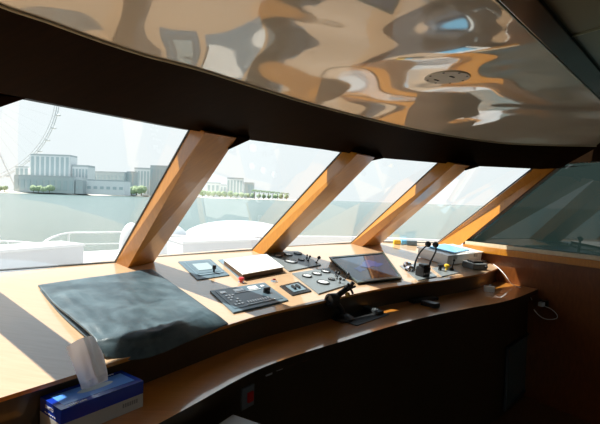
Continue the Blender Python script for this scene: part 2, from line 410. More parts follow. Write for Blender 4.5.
# intersection of the beam line with the starboard wall
def isect(p, d, a, e):
    den = d.x*e.y-d.y*e.x; t = ((a.x-p.x)*e.y-(a.y-p.y)*e.x)/den; return p+d*t
beamS = isect(q0, qd, WA, WD); beamP = q0 - qd*1.75
Bl = polyline([beamP, q0, q1, beamS], NS)
bm = bmesh.new(); NR = 20; rws_ = []
for j in range(NR+1):
    t_ = j/NR; rws_.append([bm.verts.new(Vector((a_.x*(1-t_)+b_.x*t_, a_.y*(1-t_)+b_.y*t_, ZC+H_CEIL+RISE*(1-(1-t_)**4)))) for a_, b_ in zip(CEc, Bl)])
for r1, r2 in zip(rws_, rws_[1:]):
    for i in range(NS-1): bm.faces.new((r1[i], r1[i+1], r2[i+1], r2[i]))
CBV = BVHTree.FromBMesh(bm)
struct('ceiling', bm, 'headliner', True, 'rippled high-gloss cream ceiling panel over the dashboard', 'ceiling')
qn = Vector((qd.y, -qd.x, 0)); bw = .075
def bl(p, o, z): return p+qn*o+Vector((0, 0, z))
struct('trim_13', prism([bl(beamP, 0, .03), bl(beamS, 0, .03), bl(beamS, bw, .03), bl(beamP, bw, .03)], [bl(beamP, 0, -.012), bl(beamS, 0, -.012), bl(beamS, bw, -.012), bl(beamP, bw, -.012)], .004), mat('black gloss beam', (.006, .009, .009), .2), False, 'black diagonal ceiling joint strip', 'ceiling trim')
struct('trim_14', tube([bl(beamP, -.005, -.006), bl(beamS, -.005, -.006)], .005, 6), mat('green edge highlight', (.12, .17, .12), .3), False, 'thin green highlight put in beside the ceiling joint', 'ceiling trim')  # edge highlight of the joint, put in as a green strip
aftS = WA + WD*5.0; aftS = Vector((aftS.x, aftS.y, 0)); portA = Vector((-2.15, -.1, 0)); aftP = Vector((.3, -3.2, 0))
zc = ZC+H_CEIL+RISE
bm = bmesh.new(); bm.faces.new([bm.verts.new(p) for p in (bl(beamP, bw, 0), bl(beamS, bw, 0), Vector((aftS.x, aftS.y, zc)), Vector((aftP.x, aftP.y, zc)), Vector((-2.15, -.5, zc)), Vector((-1.3, -.35, zc)))])
struct('ceiling_aft', bm, 'headliner2', False, 'dull grey green aft ceiling panel', 'ceiling')
gA = P(565, 37, H_CEIL+RISE); gB = P(600, 27, H_CEIL+RISE); gd = (gB-gA).normalized()
struct('trim_15', prism([gA+Z*.01, gA+gd*2+Z*.01, gA+gd*2+qn*.02+Z*.01, gA+qn*.02+Z*.01], [gA-Z*.006, gA+gd*2-Z*.006, gA+gd*2+qn*.02-Z*.006, gA+qn*.02-Z*.006]), mat('grey green seam', (.22, .24, .16), .4), False, 'pale seam in the aft ceiling panel', 'ceiling trim')
# ------------------------------------------------------------------ starboard wall with side window
zf = ZC+H_FLOOR
def ws(p): return (p-WA).dot(WD)
Ecorn = [W(465.8, 241), W(600, 256.0), W(600, 161), W(563, 163.5)]
# continue aft beyond the frame
e_dir_b = (Ecorn[1]-Ecorn[0]); e_dir_t = (Ecorn[2]-Ecorn[3])
E = [Ecorn[0], Ecorn[0]+e_dir_b*1.9, Ecorn[3]+e_dir_t*5.5, Ecorn[3]]
E[1].z = Ecorn[1].z; E[2].z = Ecorn[2].z
bm = bmesh.new()
kf = (E[0]-WA).dot(WD)-.03; kt = (E[3]-WA).dot(WD)-.03
pf = WA+WD*kf; pt_ = WA+WD*kt
o4 = [Vector((pf.x, pf.y, zf)), Vector((aftS.x, aftS.y, zf)), Vector((aftS.x, aftS.y, zc)), Vector((pt_.x, pt_.y, zc)), Vector((pt_.x, pt_.y, E[3].z)), Vector((pf.x, pf.y, E[0].z))]
outv = [bm.verts.new(p) for p in o4]; inv = [bm.verts.new(p) for p in E]
def ap(*v): bm.faces.new(v)
ap(outv[0], outv[1], inv[1], inv[0], outv[5]); ap(outv[1], outv[2], inv[2], inv[1]); ap(outv[2], outv[3], outv[4], inv[3], inv[2]); ap(outv[4], outv[5], inv[0], inv[3])
# reveal
rv = [bm.verts.new(p-WN*.06) for p in E]
for i in range(4): ap(inv[i], inv[(i+1) % 4], rv[(i+1) % 4], rv[i])
struct('wall_starboard', bm, 'wall', False, 'red brown panelled starboard wall', 'wall')
bm = bmesh.new(); bm.faces.new([bm.verts.new(p-WN*.05) for p in E])
w = struct('window_6', bm, 'tint', label='dark green tinted side window on the starboard wall', cat='window')
# cream sill strip + wooden sill
e0, e1 = E[0], E[1]
def wstrip(name, pa, pb, dzt, dzb, out, mt, lab):
    a = [pa+Z*dzt, pa+Z*dzb, pa+Z*dzb+WN*out, pa+Z*dzt+WN*out]; b2 = [p+(pb-pa) for p in a]
    return struct(name, prism(a, b2, .003), mt, False, lab, 'window sill')
wstrip('trim_16', e0+WD*.01, e1, .002, -.03, .025, 'cream', 'pale cream strip under the tinted side window')
wstrip('trim_17', e0-WD*.0, e1, -.03, -.085, .04, 'post', 'orange varnished sill under the tinted side window')
a = [E[3]+Z*.0-WD*.08, E[3]+Z*.145-WD*.2, E[3]+Z*.145-WD*.2+WN*.02, E[3]+WN*.02-WD*.08]; b2 = [p+(E[2]-E[3]) for p in a]
struct('trim_18', prism(a, b2), 'dark', False, 'dark wooden strip over the tinted side window', 'window frame')  # dark trim, heightened to cover the sunlit wall above the window
# port and aft walls
pw = [Vector((-2.15, .3, 0)), Vector((-2.15, -.5, 0)), aftP]
bm = bmesh.new()
for a, b2 in zip(pw, pw[1:]): bm.faces.new([bm.verts.new(p) for p in (Vector((a.x, a.y, zf)), Vector((b2.x, b2.y, zf)), Vector((b2.x, b2.y, zc)), Vector((a.x, a.y, zc)))])
struct('wall_port', bm, 'wall')
bm = bmesh.new(); aw = aftS-aftP
def awp(u, z): return Vector((aftP.x+aw.x*u, aftP.y+aw.y*u, z))
oc = [bm.verts.new(p) for p in (awp(0, zf), awp(1, zf), awp(1, zc), awp(0, zc))]; ic = [bm.verts.new(p) for p in (awp(.06, 1.0), awp(.75, 1.0), awp(.75, 1.95), awp(.06, 1.95))]
for i in range(4): bm.faces.new((oc[i], oc[(i+1) % 4], ic[(i+1) % 4], ic[i]))
b9 = bmesh.new(); b9.faces.new([b9.verts.new(v.co) for v in ic]); struct('window_7', b9, 'glass')  # aft window added to let in fill light from behind
struct('wall_aft', bm, 'wall')
bm = bmesh.new(); bm.faces.new([bm.verts.new(p) for p in (Vector((-2.3, 3, zf)), Vector((-2.3, -3.4, zf)), Vector((.3, -3.4, zf)), Vector((aftS.x+.1, aftS.y, zf)), Vector((3.0, 3.2, zf)), Vector((1.4, 4.4, zf)))])
struct('floor', bm, 'floor', False, 'brown wooden floor', 'floor')
# front wall beneath dash, closing the hull outside
Fob = [Vector((p.x, p.y, zf)) for p in Fo]
struct('wall_bow', strip(Fo, Fob), 'gel', True)
# ------------------------------------------------------------------ helpers for inlaid panels
def quad_map(px4, off=0):
    """px4 = TL, TR, BR, BL in surveyed dash spots -> f(u, v, h)"""
    c = [D(*p, off) for p in px4]
    n = (c[1]-c[0]).cross(c[3]-c[0]).normalized()
    if n.z < 0: n = -n
    def f(u, v, h=0): return (c[0]*(1-u)*(1-v)+c[1]*u*(1-v)+c[2]*u*v+c[3]*(1-u)*v) + n*h
    return f, n
def qslab(f, u0, v0, u1, v1, h0, h1, bev=0):
    uv = ((u0, v0), (u1, v0), (u1, v1), (u0, v1))
    return prism([f(u, v, h0) for u, v in uv], [f(u, v, h1) for u, v in uv], bev)
def add_q(bm, f, u0, v0, u1, v1, h0, h1):
    uv = ((u0, v0), (u1, v0), (u1, v1), (u0, v1)); add_hull8(bm, [f(u, v, h0) for u, v in uv], [f(u, v, h1) for u, v in uv])
def center(f): return f(.5, .5, 0)
# ------------------------------------------------------------------ leather cover
back = [D(38, 285, .006), D(75, 279.5, .010), D(115, 274, .012), D(152, 268.8, .008)]
mid1 = [D(52, 301, .020), D(95, 297, .026), D(138, 291, .026), D(172, 283, .020)]
mid2 = [D(72, 318, .034), D(112, 314, .042), D(156, 307, .040), D(192, 297, .030)]
ridge = [D(93, 336, .045), D(128, 333, .052), D(166, 325, .050), D(208, 308.5, .036)]
low = [P(106, 357, H_NEAR+.012), P(134, 360, H_NEAR-.012), P(165, 352, H_NEAR-.015), P(228.5, 323.5, H_NEAR+.004)]
midf = [(a+b2)/2+Vector((-.002, -.012, .010)) for a, b2 in zip(ridge, low)]
rws = [catmull(r, 14) for r in (back, mid1, mid2, ridge, midf, low)]
nu = len(rws[0]); cols = [catmull([r[i] for r in rws], 9) for i in range(nu)]
bm = bmesh.new(); g = []
nv = len(cols[0])
for i in range(nu):
    cc = []
    for j in range(nv):
        p = cols[i][j].copy(); e = min(1, min(i, nu-1-i)/5, min(j, nv-1-j)/5+.1)
        w1 = noise.noise(Vector((p.x*7, p.y*9, 0)))*.009 + abs(noise.noise(Vector((p.x*16+p.y*10, p.y*5, 3))))*.009 + noise.noise(Vector((p.x*30, p.y*22, 5)))*.0025
        w2 = .004*math.exp(-((j-nv*.62-2*math.sin(i*.3))/1.6)**2)
        cc.append(bm.verts.new(p+Z*((w1+w2)*e)))
    g.append(cc)
for i in range(nu-1):
    for j in range(nv-1): bm.faces.new((g[i][j], g[i+1][j], g[i+1][j+1], g[i][j+1]))
# skirt down to dash along left, back and right edges
bmesh.ops.recalc_face_normals(bm, faces=bm.faces)
cover = link('cover_sheet', bm, 'leather', None, True); cover.name = 'leather_cover'
sm = cover.modifiers.new('thick', 'SOLIDIFY'); sm.thickness = .006; sm.offset = -1
tag(cover, 'slate blue leatherette cover laid over the left end of the dashboard', 'cover')
# second fold layer seen along its left edge
fold = [D(40, 290, .003), D(52, 305, .003), D(66, 320, .004), D(86, 337, .008), D(104, 354, .006)]
fi = [D(60, 288, .003), D(75, 303, .004), D(92, 318, .006), D(112, 335, .012), D(124, 350, .010)]
bm = strip(catmull(fold, 5), catmull(fi, 5)); fo = link('under_flap', bm, 'leather', cover, True); s2 = fo.modifiers.new('t', 'SOLIDIFY'); s2.thickness = .004; s2.offset = 0
# ------------------------------------------------------------------ control panel A (upper small)
def panel_thing(name, label, cat, px4, group=None):
    f, n = quad_map(px4); t = thing(name, label, cat, center(f), group); return f, n, t
f, n, t = panel_thing('control_panel', 'small square blue grey panel with pale screen and short black knob', 'control panel', [(178, 262.3), (210.5, 259.8), (229.5, 275.8), (197.3, 280.4)])
link('panel_plate', qslab(f, 0, 0, 1, 1, -.004, .006, .002), 'slate', t)
bz = link('bezel', qslab(f, .12, .08, .9, .86, .005, .010, .002), 'slatelight', t)
link('inset', qslab(f, .15, .12, .86, .80, .008, .012), 'slate', t)
link('screen', qslab(f, .26, .28, .74, .66, .010, .014), 'panelscreen', t)
k = link('knob', lathe(f(.62, .80, .010), n, [(.006, 0), (.006, .02), (.011, .02), (.012, .036), (.009, .042)], 16), 'black', t, True)
k['label'] = 'short black knob'
# ------------------------------------------------------------------ white flat box / logbook on a frame
f2, n2, t = panel_thing('equipment_tray', 'thin pale blue tray frame lying under the white flat box', 'tray', [(218, 260.5), (262, 254.5), (283, 270.5), (239, 279)])
link('tray_plate', qslab(f2, 0, 0, 1, 1, -.004, .006, .002), 'slatelight', t)
c = [D(*p, .0375) for p in ((223.5, 259.5), (266.5, 254.0), (283.8, 266.8), (242.8, 274.2))]
def f3(u, v, h=0): return (c[0]*(1-u)*(1-v)+c[1]*u*(1-v)+c[2]*u*v+c[3]*(1-u)*v) + Z*h
t = thing('logbook', 'large white flat book with brown edges, between two blue grey panels', 'book', f3(.5, .5, -.03))
bk = link('page_block', qslab(f3, .01, .01, .985, .985, -.026, -.004), 'pages', t)
cv = link('cover', qslab(f3, 0, 0, 1, 1, -.005, 0, .0015), 'paper', t); cv['label'] = 'white front cover'
link('back_cover', qslab(f3, 0, 0, 1, 1, -.029, -.0255, .0015), 'pages', t)
bm = bmesh.new()
for i in range(9):
    u = .36+i*.035; add_q(bm, f3, u, .49, u+.02, .60, 0, .0008)
for i in range(5):
    u = .40+i*.05; add_q(bm, f3, u, .65, u+.035, .69, 0, .0008)
link('print', bm, mat('faint grey print', (.5, .5, .5), .6), cv)
# ------------------------------------------------------------------ audio style panel B
f, n, t = panel_thing('switch_panel', 'wide dark blue panel with white print and a black pointer knob', 'control panel', [(209.8, 292.2), (264.5, 283.7), (288.3, 301.2), (233.3, 314)])
link('panel_plate', qslab(f, 0, 0, 1, 1, -.004, .008, .002), 'slate', t)
link('inset', qslab(f, .06, .08, .94, .90, .007, .010), mat('darker blue grey inset', (.07, .11, .14), .3), t)
bm = bmesh.new()
for (u0_, v0_, u1_, v1_) in ((.10, .14, .19, .24), (.33, .14, .50, .26), (.60, .12, .76, .26), (.84, .15, .90, .22)):
    add_q(bm, f, u0_, v0_, u1_, v1_, .0098, .0125)
for i in range(5):
    for j in range(3):
        if (i+j) % 4 != 3: add_q(bm, f, .12+.055*j, .34+.10*i, .155+.055*j, .37+.10*i+.02, .0098, .0125)
for i in range(9): add_q(bm, f, .34+.045*i, .72, .365+.045*i, .80, .0098, .0125)
add_q(bm, f, .30, .30, .78, .32, .0098, .0125); add_q(bm, f, .28, .86, .80, .875, .0098, .0125)
link('print', bm, 'ink', t)
bm = bmesh.new(); kc = f(.80, .52, .010)
add_lathe(bm, kc, n, [(.019, 0), (.018, .014), (.012, .016)], 20)
add_box(bm, kc+n*.010, .042, .012, .018, frame_of(n, f(1, .5)-f(0, .5)), .003)
k = link('knob', bm, 'black', t, True)
# ------------------------------------------------------------------ red button and silver key switch
def button(px, py, r, h, label, capmat, name='push_button', cat='button'):
    c0 = D(px, py); n = DN(px, py); t = thing(name, label, cat, c0)
    link('collar', lathe(c0, n, [(r*1.35, -.002), (r*1.35, .004), (r*1.0, .007)], 20), 'chrome', t, True)
    return c0, n, t
c0, n, t = button(241, 282.5, .014, .02, 'small red mushroom button beside the white book', 'red')
link('cap', lathe(c0, n, [(.010, .004), (.010, .014), (.016, .016), (.018, .024), (.014, .030), (.006, .032)], 20), 'red', t, True)
c0, n, t = button(274, 281.8, .016, .02, 'round silver key switch between the panels', 'chrome', 'key_switch', 'switch')
link('barrel', lathe(c0, n, [(.014, .004), (.014, .010), (.010, .012)], 20), 'chrome', t, True)
bm = bmesh.new(); add_box(bm, c0+n*.011, .018, .004, .008, frame_of(n, Vector((1, .4, 0))), .001); link('key_slot', bm, 'red', t)
# ------------------------------------------------------------------ gauge panels
def gauge(f, n, u, v, r, parent, dark=False, needle=1.0):
    c0 = f(u, v, .006)
    g = link('gauge', lathe(c0, n, [(r*1.12, -.002), (r*1.15, .006), (r*1.08, .011), (r*.96, .011), (r*.94, .008)], 28), 'black' if dark else 'black', parent, True)
    g2 = link('dial', lathe(c0, n, [(r*.93, .006), (r*.93, .0095)], 28), 'black' if dark else 'dial', g)
    x, y, z = frame_of(n)
    bm = bmesh.new(); d = x*math.cos(needle)+y*math.sin(needle)
    ax = (d, n.cross(d), n); add_box(bm, c0+n*.0095+d*r*.3, r*.9, r*.06, .0012, ax)
    for i in range(9):
        a = -.6+i*(PI+1.2)/8; e = x*math.cos(a)+y*math.sin(a); add_box(bm, c0+n*.0095+e*r*.78, r*.16, r*.05, .001, (e, n.cross(e), n))
    link('needle', bm, 'white' if dark else 'black', g)
    return g
def toggle(f, n, u, v, parent, tall=.03, lean=(0, 0), ball=.007):
    c0 = f(u, v, .006); top = c0+n*tall+Vector((lean[0], lean[1], 0))
    bm = lathe(c0, n, [(.009, 0), (.009, .006), (.006, .009)], 14); add_tube(bm, [c0, top], .0035, 8); add_ball(bm, top, ball, 12)
    return link('toggle_switch', bm, 'black', parent, True)
f, n, t = panel_thing('gauge_panel', 'upper grey gauge panel beside the white book', 'gauge panel', [(265.5, 254.7), (297.5, 251.4), (321, 265.5), (289, 272)])
link('panel_plate', qslab(f, 0, 0, 1, 1, -.004, .008, .002), 'slate2', t)
gauge(f, n, .22, .24, .030, t, needle=2.2); gauge(f, n, .54, .22, .030, t, needle=1.2); gauge(f, n, .85, .22, .030, t, True, 1.5)
gauge(f, n, .34, .62, .042, t, needle=.8); gauge(f, n, .68, .60, .022, t, needle=2.4)
toggle(f, n, .82, .70, t, .035, (.01, .0), .009); toggle(f, n, .90, .55, t, .025); toggle(f, n, .96, .86, t, .04, (.015, -.01), .013)
f, n, t = panel_thing('gauge_panel', 'lower grey gauge panel nearest the dark display', 'gauge panel', [(292, 274.3), (328, 268.5), (351, 284.5), (318.5, 294.8)])
link('panel_plate', qslab(f, 0, 0, 1, 1, -.004, .008, .002), 'slate2', t)
gauge(f, n, .22, .27, .029, t, needle=2.2); gauge(f, n, .50, .25, .029, t, needle=1.2); gauge(f, n, .78, .23, .029, t, needle=1.7)
gauge(f, n, .38, .68, .036, t, needle=.8); gauge(f, n, .66, .64, .020, t, True, 2.4)
toggle(f, n, .80, .66, t, .04, (.01, 0), .011); toggle(f, n, .88, .52, t, .03, (0, 0), .009); toggle(f, n, .74, .86, t, .03, (0, 0), .010); toggle(f, n, .93, .80, t, .045, (.02, -.01), .012)
f, n, t = panel_thing('rocker_panel', 'small square black panel with a pale centre, below the silver key switch', 'switch panel', [(279.5, 286.8), (298.2, 282.4), (311.5, 291.8), (292.2, 296.2)])
link('panel_plate', qslab(f, 0, 0, 1, 1, -.004, .007, .002), 'black', t)
link('inset', qslab(f, .2, .16, .84, .82, .006, .009), 'slatelight', t)
for u in (.40, .62):
    bm = bmesh.new(); add_q(bm, f, u-.06, .36, u+.04, .64, .008, .020); link('rocker_switch', bm, 'black', t)
# ------------------------------------------------------------------ display, tilted in its recess
tl, tr_, br, bl_ = D(329, 257.5, .045), D(383.5, 252.7, .045), D(402, 278.0, .012), D(357.5, 283.2, .012)
cc = [tl, tr_, br, bl_]; nd = (cc[1]-cc[0]).cross(cc[3]-cc[0]).normalized()
if nd.z < 0: nd = -nd
def fd(u, v, h=0): return (cc[0]*(1-u)*(1-v)+cc[1]*u*(1-v)+cc[2]*u*v+cc[3]*(1-u)*v)+nd*h
t = thing('display_monitor', 'large dark chart display tilted in the middle of the dashboard', 'monitor', D(365, 282))
link('housing', prism([D(331, 261.5, -.01), D(385, 256.5, -.01), D(402, 279.2, -.01), D(357.5, 284.4, -.01)], [fd(0, 0, -.001), fd(1, 0, -.001), fd(1, 1, -.001), fd(0, 1, -.001)], .003), 'black', t)
sc_ = link('screen', qslab(fd, .035, .07, .955, .93, -.004, .0012), 'screen', t)
bm = bmesh.new()
for (a, b2, c2, d2) in ((0, 0, 1, .05), (0, .94, 1, 1), (0, .05, .025, .94), (.965, .05, 1, .94)): add_q(bm, fd, a, b2, c2, d2, -.002, .006)
bz = link('bezel', bm, mat('grey green metal bezel', (.10, .13, .12), .3, metal=.5), t)
# chart shape lit on the screen
bm = bmesh.new(); ring = []
for i in range(22):
    a = 2*PI*i/22; rr = 1+.25*math.sin(3*a)+.15*math.sin(7*a)
    ring.append(bm.verts.new(fd(.58+.20*rr*math.cos(a), .42+.13*rr*math.sin(a), .0016)))
bm.faces.new(ring)
ring = []
for i in range(16):
    a = 2*PI*i/16; rr = 1+.3*math.sin(4*a); ring.append(bm.verts.new(fd(.30+.08*rr*math.cos(a), .56+.09*rr*math.sin(a), .0016)))
bm.faces.new(ring)
link('chart_patch', bm, mat('blue chart glow', (.03, .05, .12), .1, emit=((.04, .09, .28), .3)), sc_)
# ------------------------------------------------------------------ throttle and joysticks
f, n, t = panel_thing('throttle_control', 'twin lever throttle with black ball knobs on grey plate', 'throttle', [(399.5, 266.3), (420, 263.2), (437, 277), (418, 281)])
link('base_plate', qslab(f, 0, 0, 1, 1, -.004, .006, .002), 'slate2', t)
hb = D(427.5, 278.2, 0); fx = (D(431, 278)-D(419, 280)).normalized(); fy = n.cross(fx)
bm = bmesh.new(); add_box(bm, hb+fy*.045, (.085), .07, .075, (fx, fy, n), .012); add_box(bm, hb+fy*.045+n*.073, .06, .05, .02, (fx, fy, n), .006)
hs = link('housing', bm, 'black', t, True)
wh = D(410, 271.5); link('chrome_dome', lathe(wh, n, [(.042, 0), (.042, .02), (.036, .034), (.022, .044), (.006, .048)], 24), 'chrome', t, True)
link('chrome_dome', lathe(wh+fx*.07+fy*.08, n, [(.032, 0), (.032, .03), (.024, .045), (.004, .05)], 24), 'chrome', t, True)
bm = bmesh.new()
for i in range(4): add_box(bm, hb+fy*.003-fx*(.036-i*.024)+n*.03, .014, .004, .008, (fx, fy, n))
link('print', bm, 'lightgrey', hs)
def lever(pts_px, dep, parent):
    pts = [at_depth(x, y, dep) for x, y in pts_px]; pts = catmull(pts, 6)
    l = link('lever', tube(pts, [.0075-.003*i/len(pts) for i in range(len(pts))], 10), 'black', parent, True)
    bm = bmesh.new(); add_ball(bm, pts[-1]+Z*.006, .022, 18); k = link('ball_knob', bm, 'black', l, True)
dep = hb.y+.06
lever([(414.5, 268), (415.5, 262), (419, 254), (424, 248), (428, 245)], dep, t)
lever([(429, 268), (430.5, 262), (434, 255), (436, 250), (435.5, 245.5)], dep, t)
f, n, t = panel_thing('joystick_panel', 'grey plate with black and yellow knobs beside the throttle', 'control panel', [(432, 268.5), (448, 265.5), (460, 273.2), (442, 277)])
link('base_plate', qslab(f, 0, 0, 1, 1, -.004, .006, .002), 'slate2', t)
link('knob', lathe(f(.22, .4, .006), n, [(.014, 0), (.012, .03), (.022, .032), (.022, .045), (.012, .05)], 18), 'black', t, True)
k = link('knob', lathe(f(.55, .5, .006), n, [(.010, 0), (.010, .025), (.020, .027), (.020, .042), (.010, .048)], 18), 'yellow', t, True); k['label'] = 'yellow knob'
c0 = f(.78, .6, .006); bm = lathe(c0, n, [(.02, 0), (.016, .012), (.008, .02)], 16); add_tube(bm, [c0, c0+n*.075+Vector((.01, 0, 0))], .005, 8); add_ball(bm, c0+n*.078+Vector((.01, 0, 0)), .010); link('joystick', bm, 'black', t, True)
# ------------------------------------------------------------------ clear storage box with blue folder
bq = [D(430, 264.5), D(477, 266), D(483, 258), D(436, 255)]
b0 = D(449, 266.5); b1 = D(483, 262); bx = (b1-b0); bx.z = 0; bl2 = bx.length; bx.normalize(); by = Vector((-bx.y, bx.x, 0))
nb2 = DN(455, 262); bx2, by2, bz2 = frame_of(nb2, bx)
t = thing('plastic_box', 'clear white plastic box under a blue folder, near the corner post', 'box', b0+bx*bl2/2+by*.12)
bc = b0+bx2*bl2/2+by2*.172+nb2*.003
bm = bmesh.new(); add_box(bm, bc, bl2*1.0, .30, .075, (bx2, by2, bz2), .008); link('body', bm, 'clearplastic', t, True)
bm = bmesh.new(); add_box(bm, bc+bz2*.074, bl2*1.04, .32, .012, (bx2, by2, bz2), .004); ld = link('lid', bm, 'clearplastic', t, True)
bm = bmesh.new()
bm.free()
for i in (-1, 1):
    bm = bmesh.new(); add_box(bm, bc+bx2*i*bl2*.3-by2*.152+bz2*.045, .05, .008, .035, (bx2, by2, bz2), .002); link('latch', bm, 'lightgrey', t)
fb = bc+bz2*.088
for i, (lab, rot, w_, d_, mt, ox, oy, hh) in enumerate((('light blue folder lying on the clear plastic box', .12, .30, .24, 'sky_paper', -.03, .0, .008), ('sheet of white paper under the blue folder on the plastic box', -.1, .33, .27, 'paper', .0, .0, .003))):
    ax = (bx2*math.cos(rot)+by2*math.sin(rot), by2*math.cos(rot)-bx2*math.sin(rot), bz2)
    bm = bmesh.new(); add_box(bm, fb+bx2*ox+by2*oy+bz2*(.004 if i == 0 else 0), w_, d_, hh, ax, .001)
    o = recenter(link('folder' if i == 0 else 'paper_sheet', bm, mt)); tag(o, lab, 'folder' if i == 0 else 'paper')
# grey handset / device to the right
g0 = D(480, 270); gx = (D(492, 268)-D(469, 268)); gx.z = 0; gx.normalize(); n = DN(475, 266); gx, gy, gz = frame_of(n, gx)
t = thing('radio_unit', 'dark grey boxy radio unit right of the clear plastic box', 'radio', g0)
bm = bmesh.new(); add_box(bm, g0+gy*.06, .17, .12, .05, (gx, gy, gz), .012); link('body', bm, 'greybox', t, True)
bm = bmesh.new(); add_box(bm, g0+gy*.06+gz*.048, .12, .07, .018, (gx, gy, gz), .006); link('top_panel', bm, 'black', t, True)
link('knob', lathe(g0+gx*.06+gy*.0+gz*.025, -gy, [(.014, 0), (.014, .012), (.010, .015)], 16), 'black', t, True)
# little boxes against the windscreen
for (px, py, w_, mt, lab) in ((397, 244.2, .07, 'yellow', 'tiny yellow carton at the foot of the windscreen'), (404, 244.2, .06, 'sky_paper', 'tiny blue carton at the foot of the windscreen'), (411.5, 245.2, .10, 'slate', 'dark blue case at the foot of the windscreen')):
    p = D(px, py); bm = bmesh.new(); add_box(bm, p, w_, .05, .035 if mt != 'slate' else .045, None, .004); add_box(bm, p+Z*.03, w_*.9, .045, .012, None, .002)
    tag(recenter(link('small_carton', bm, mt)), lab, 'box')
# ------------------------------------------------------------------ things on the ledge
# adapter
p = P(489, 291.5, H_LEDGE); t = thing('power_adapter', 'small white power adapter at the right of the ledge', 'adapter', p)
bm = bmesh.new(); add_box(bm, p, .075, .05, .042, (Vector((.95, -.3, 0)).normalized(), Vector((.3, .95, 0)).normalized(), Z), .008); link('body', bm, 'white', t, True)
bm = bmesh.new(); add_box(bm, p+Vector((.02, .03, .02)), .01, .02, .03, None, .001); link('plug_pin', bm, 'lightgrey', t)
# handset
p = P(424, 303.5, H_LEDGE); a0 = P(411, 303, H_LEDGE); a1 = P(436, 299.5, H_LEDGE); hx = (a1-a0).normalized(); hy = Vector((-hx.y, hx.x, 0))
t = thing('handset', 'black handset lying on the amber ledge below the throttle', 'handset', p)
bm = bmesh.new(); add_box(bm, a0.lerp(a1, .5), (a1-a0).length, .05, .022, (hx, hy, Z), .009); link('grip', bm, 'black', t, True)
b0_ = P(424, 305, H_LEDGE); b1_ = P(436.5, 308.5, H_LEDGE); kx = (b1_-b0_).normalized(); ky = Vector((-kx.y, kx.x, 0))
bm = bmesh.new(); add_box(bm, b0_.lerp(b1_, .5)+Z*.002, (b1_-b0_).length*1.1, .06, .032, (kx, ky, Z), .011); link('earpiece', bm, 'black', t, True)
# black mat + remote + swivel mount
mq = [P(328, 318, H_LEDGE), P(364, 308.5, H_LEDGE), P(389.5, 314.8, H_LEDGE), P(357, 326, H_LEDGE)]
o = link('rubber_mat', prism(mq, [dz(q, .004) for q in mq], .001), mat('black rubber sheet', (.012, .013, .014), .5)); tag(recenter(o), 'square black rubber mat on the ledge below the display', 'mat')
rq0 = P(364, 308.5, H_LEDGE+.006); rq1 = P(380, 314, H_LEDGE+.006); rx = (rq1-rq0).normalized(); ry = Vector((-rx.y, rx.x, 0))
t = thing('remote_control', 'slim dark grey remote control lying on the black mat', 'remote control', dz(rq0.lerp(rq1, .5), -.001))
bm = bmesh.new(); add_box(bm, dz(rq0.lerp(rq1, .5), -.0015), (rq1-rq0).length*1.1, .05, .02, (rx, ry, Z), .006); link('body', bm, mat('dark grey plastic', (.045, .05, .055), .35), t, True)
bm = bmesh.new()
for i in range(5):
    for j in range(2): add_box(bm, rq0.lerp(rq1, .15+.16*i)+ry*(-.010+.02*j)+Z*.018, .010, .010, .003, (rx, ry, Z), .001)
link('button', bm, 'greybox', t); 
# swivel mount (drum on an arm)
dm = P(343, 319, H_LEDGE+.004); t = thing('swivel_mount', 'black drum-shaped swivel mount with clamp knobs on the edge of the ledge', 'mount', dm)
base = P(343, 319, H_LEDGE+.004); 
link('foot', lathe(base, Z, [(.062, 0), (.062, .012), (.045, .02), (.03, .03)], 24), 'black', t, True)
dc = at_depth(332, 300, base.y-.06); axd = Vector((-.75, -.62, .05)).normalized()
link('drum', lathe(dc-axd*.03, axd, [(.032, 0), (.036, .004), (.036, .05), (.032, .056), (.022, .056), (.018, .048)], 28, Z), 'black', t, True)
j1 = at_depth(348, 288, base.y-.0); 
link('arm', tube(catmull([base+Z*.02, base.lerp(dc, .5)+Vector((.02, .02, .0)), dc+Vector((.015, .015, .0)), (dc+j1)/2+Vector((.01, .01, .005)), j1], 5), .016, 10), 'black', t, True)
bm = bmesh.new(); add_ball(bm, j1, .018); add_box(bm, j1+Vector((.01, 0, .0)), .018, .03, .04, frame_of(Vector((.5, 0, 1))), .004)
for a in range(4):
    e = Vector((math.cos(a*PI/2+.5), -.2, math.sin(a*PI/2+.5))); add_tube(bm, [j1+Vector((.012, -.01, 0)), j1+Vector((.012, -.01, 0))+e*.032], .0065, 8)
link('clamp_knob', bm, 'black', t, True)
bm = lathe(at_depth(347, 294.5, base.y-.03), Vector((.3, -1, .2)), [(.012, 0), (.013, .012), (.006, .016)], 14); k = link('brass_screw', bm, 'gold', t, True); k['label'] = 'brass screw'
# ------------------------------------------------------------------ tissue box
hT = -.577
T = [P(38, 393, hT), P(120.5, 367.8, hT), P(144.5, 376.6, hT), P(64, 405.2, hT)]
# square it up: long axis from front edge
A0 = T[3]; ex = (T[2]-T[3]); Lx = ex.length; ex.normalize(); ey = Vector((-ex.y, ex.x, 0)); Ly = .122
A0 = A0 - ey*.022 - ex*.018
def fb_(u, v, h): return A0+ex*(u*Lx)+ey*(v*Ly)+Z*h    # h from top
hB = (ZC+H_LEDGE) - A0.z
t = thing('tissue_box', 'blue and white tissue box with a tissue pulled up, on the ledge', 'tissue box', fb_(.5, .5, hB))
def bb(u0, v0, u1, v1, h0, h1, bev=0):
    uv = ((u0, v0), (u1, v0), (u1, v1), (u0, v1)); return prism([fb_(u, v, h0) for u, v in uv], [fb_(u, v, h1) for u, v in uv], bev)
hS = -.040
link('carton_base', bb(0, 0, 1, 1, hB+.001, hS, .001), 'card', t)
up_ = link('carton_top', bb(0, 0, 1, 1, hS, 0, .001), 'blue', t); up_['label'] = 'glossy blue upper half'
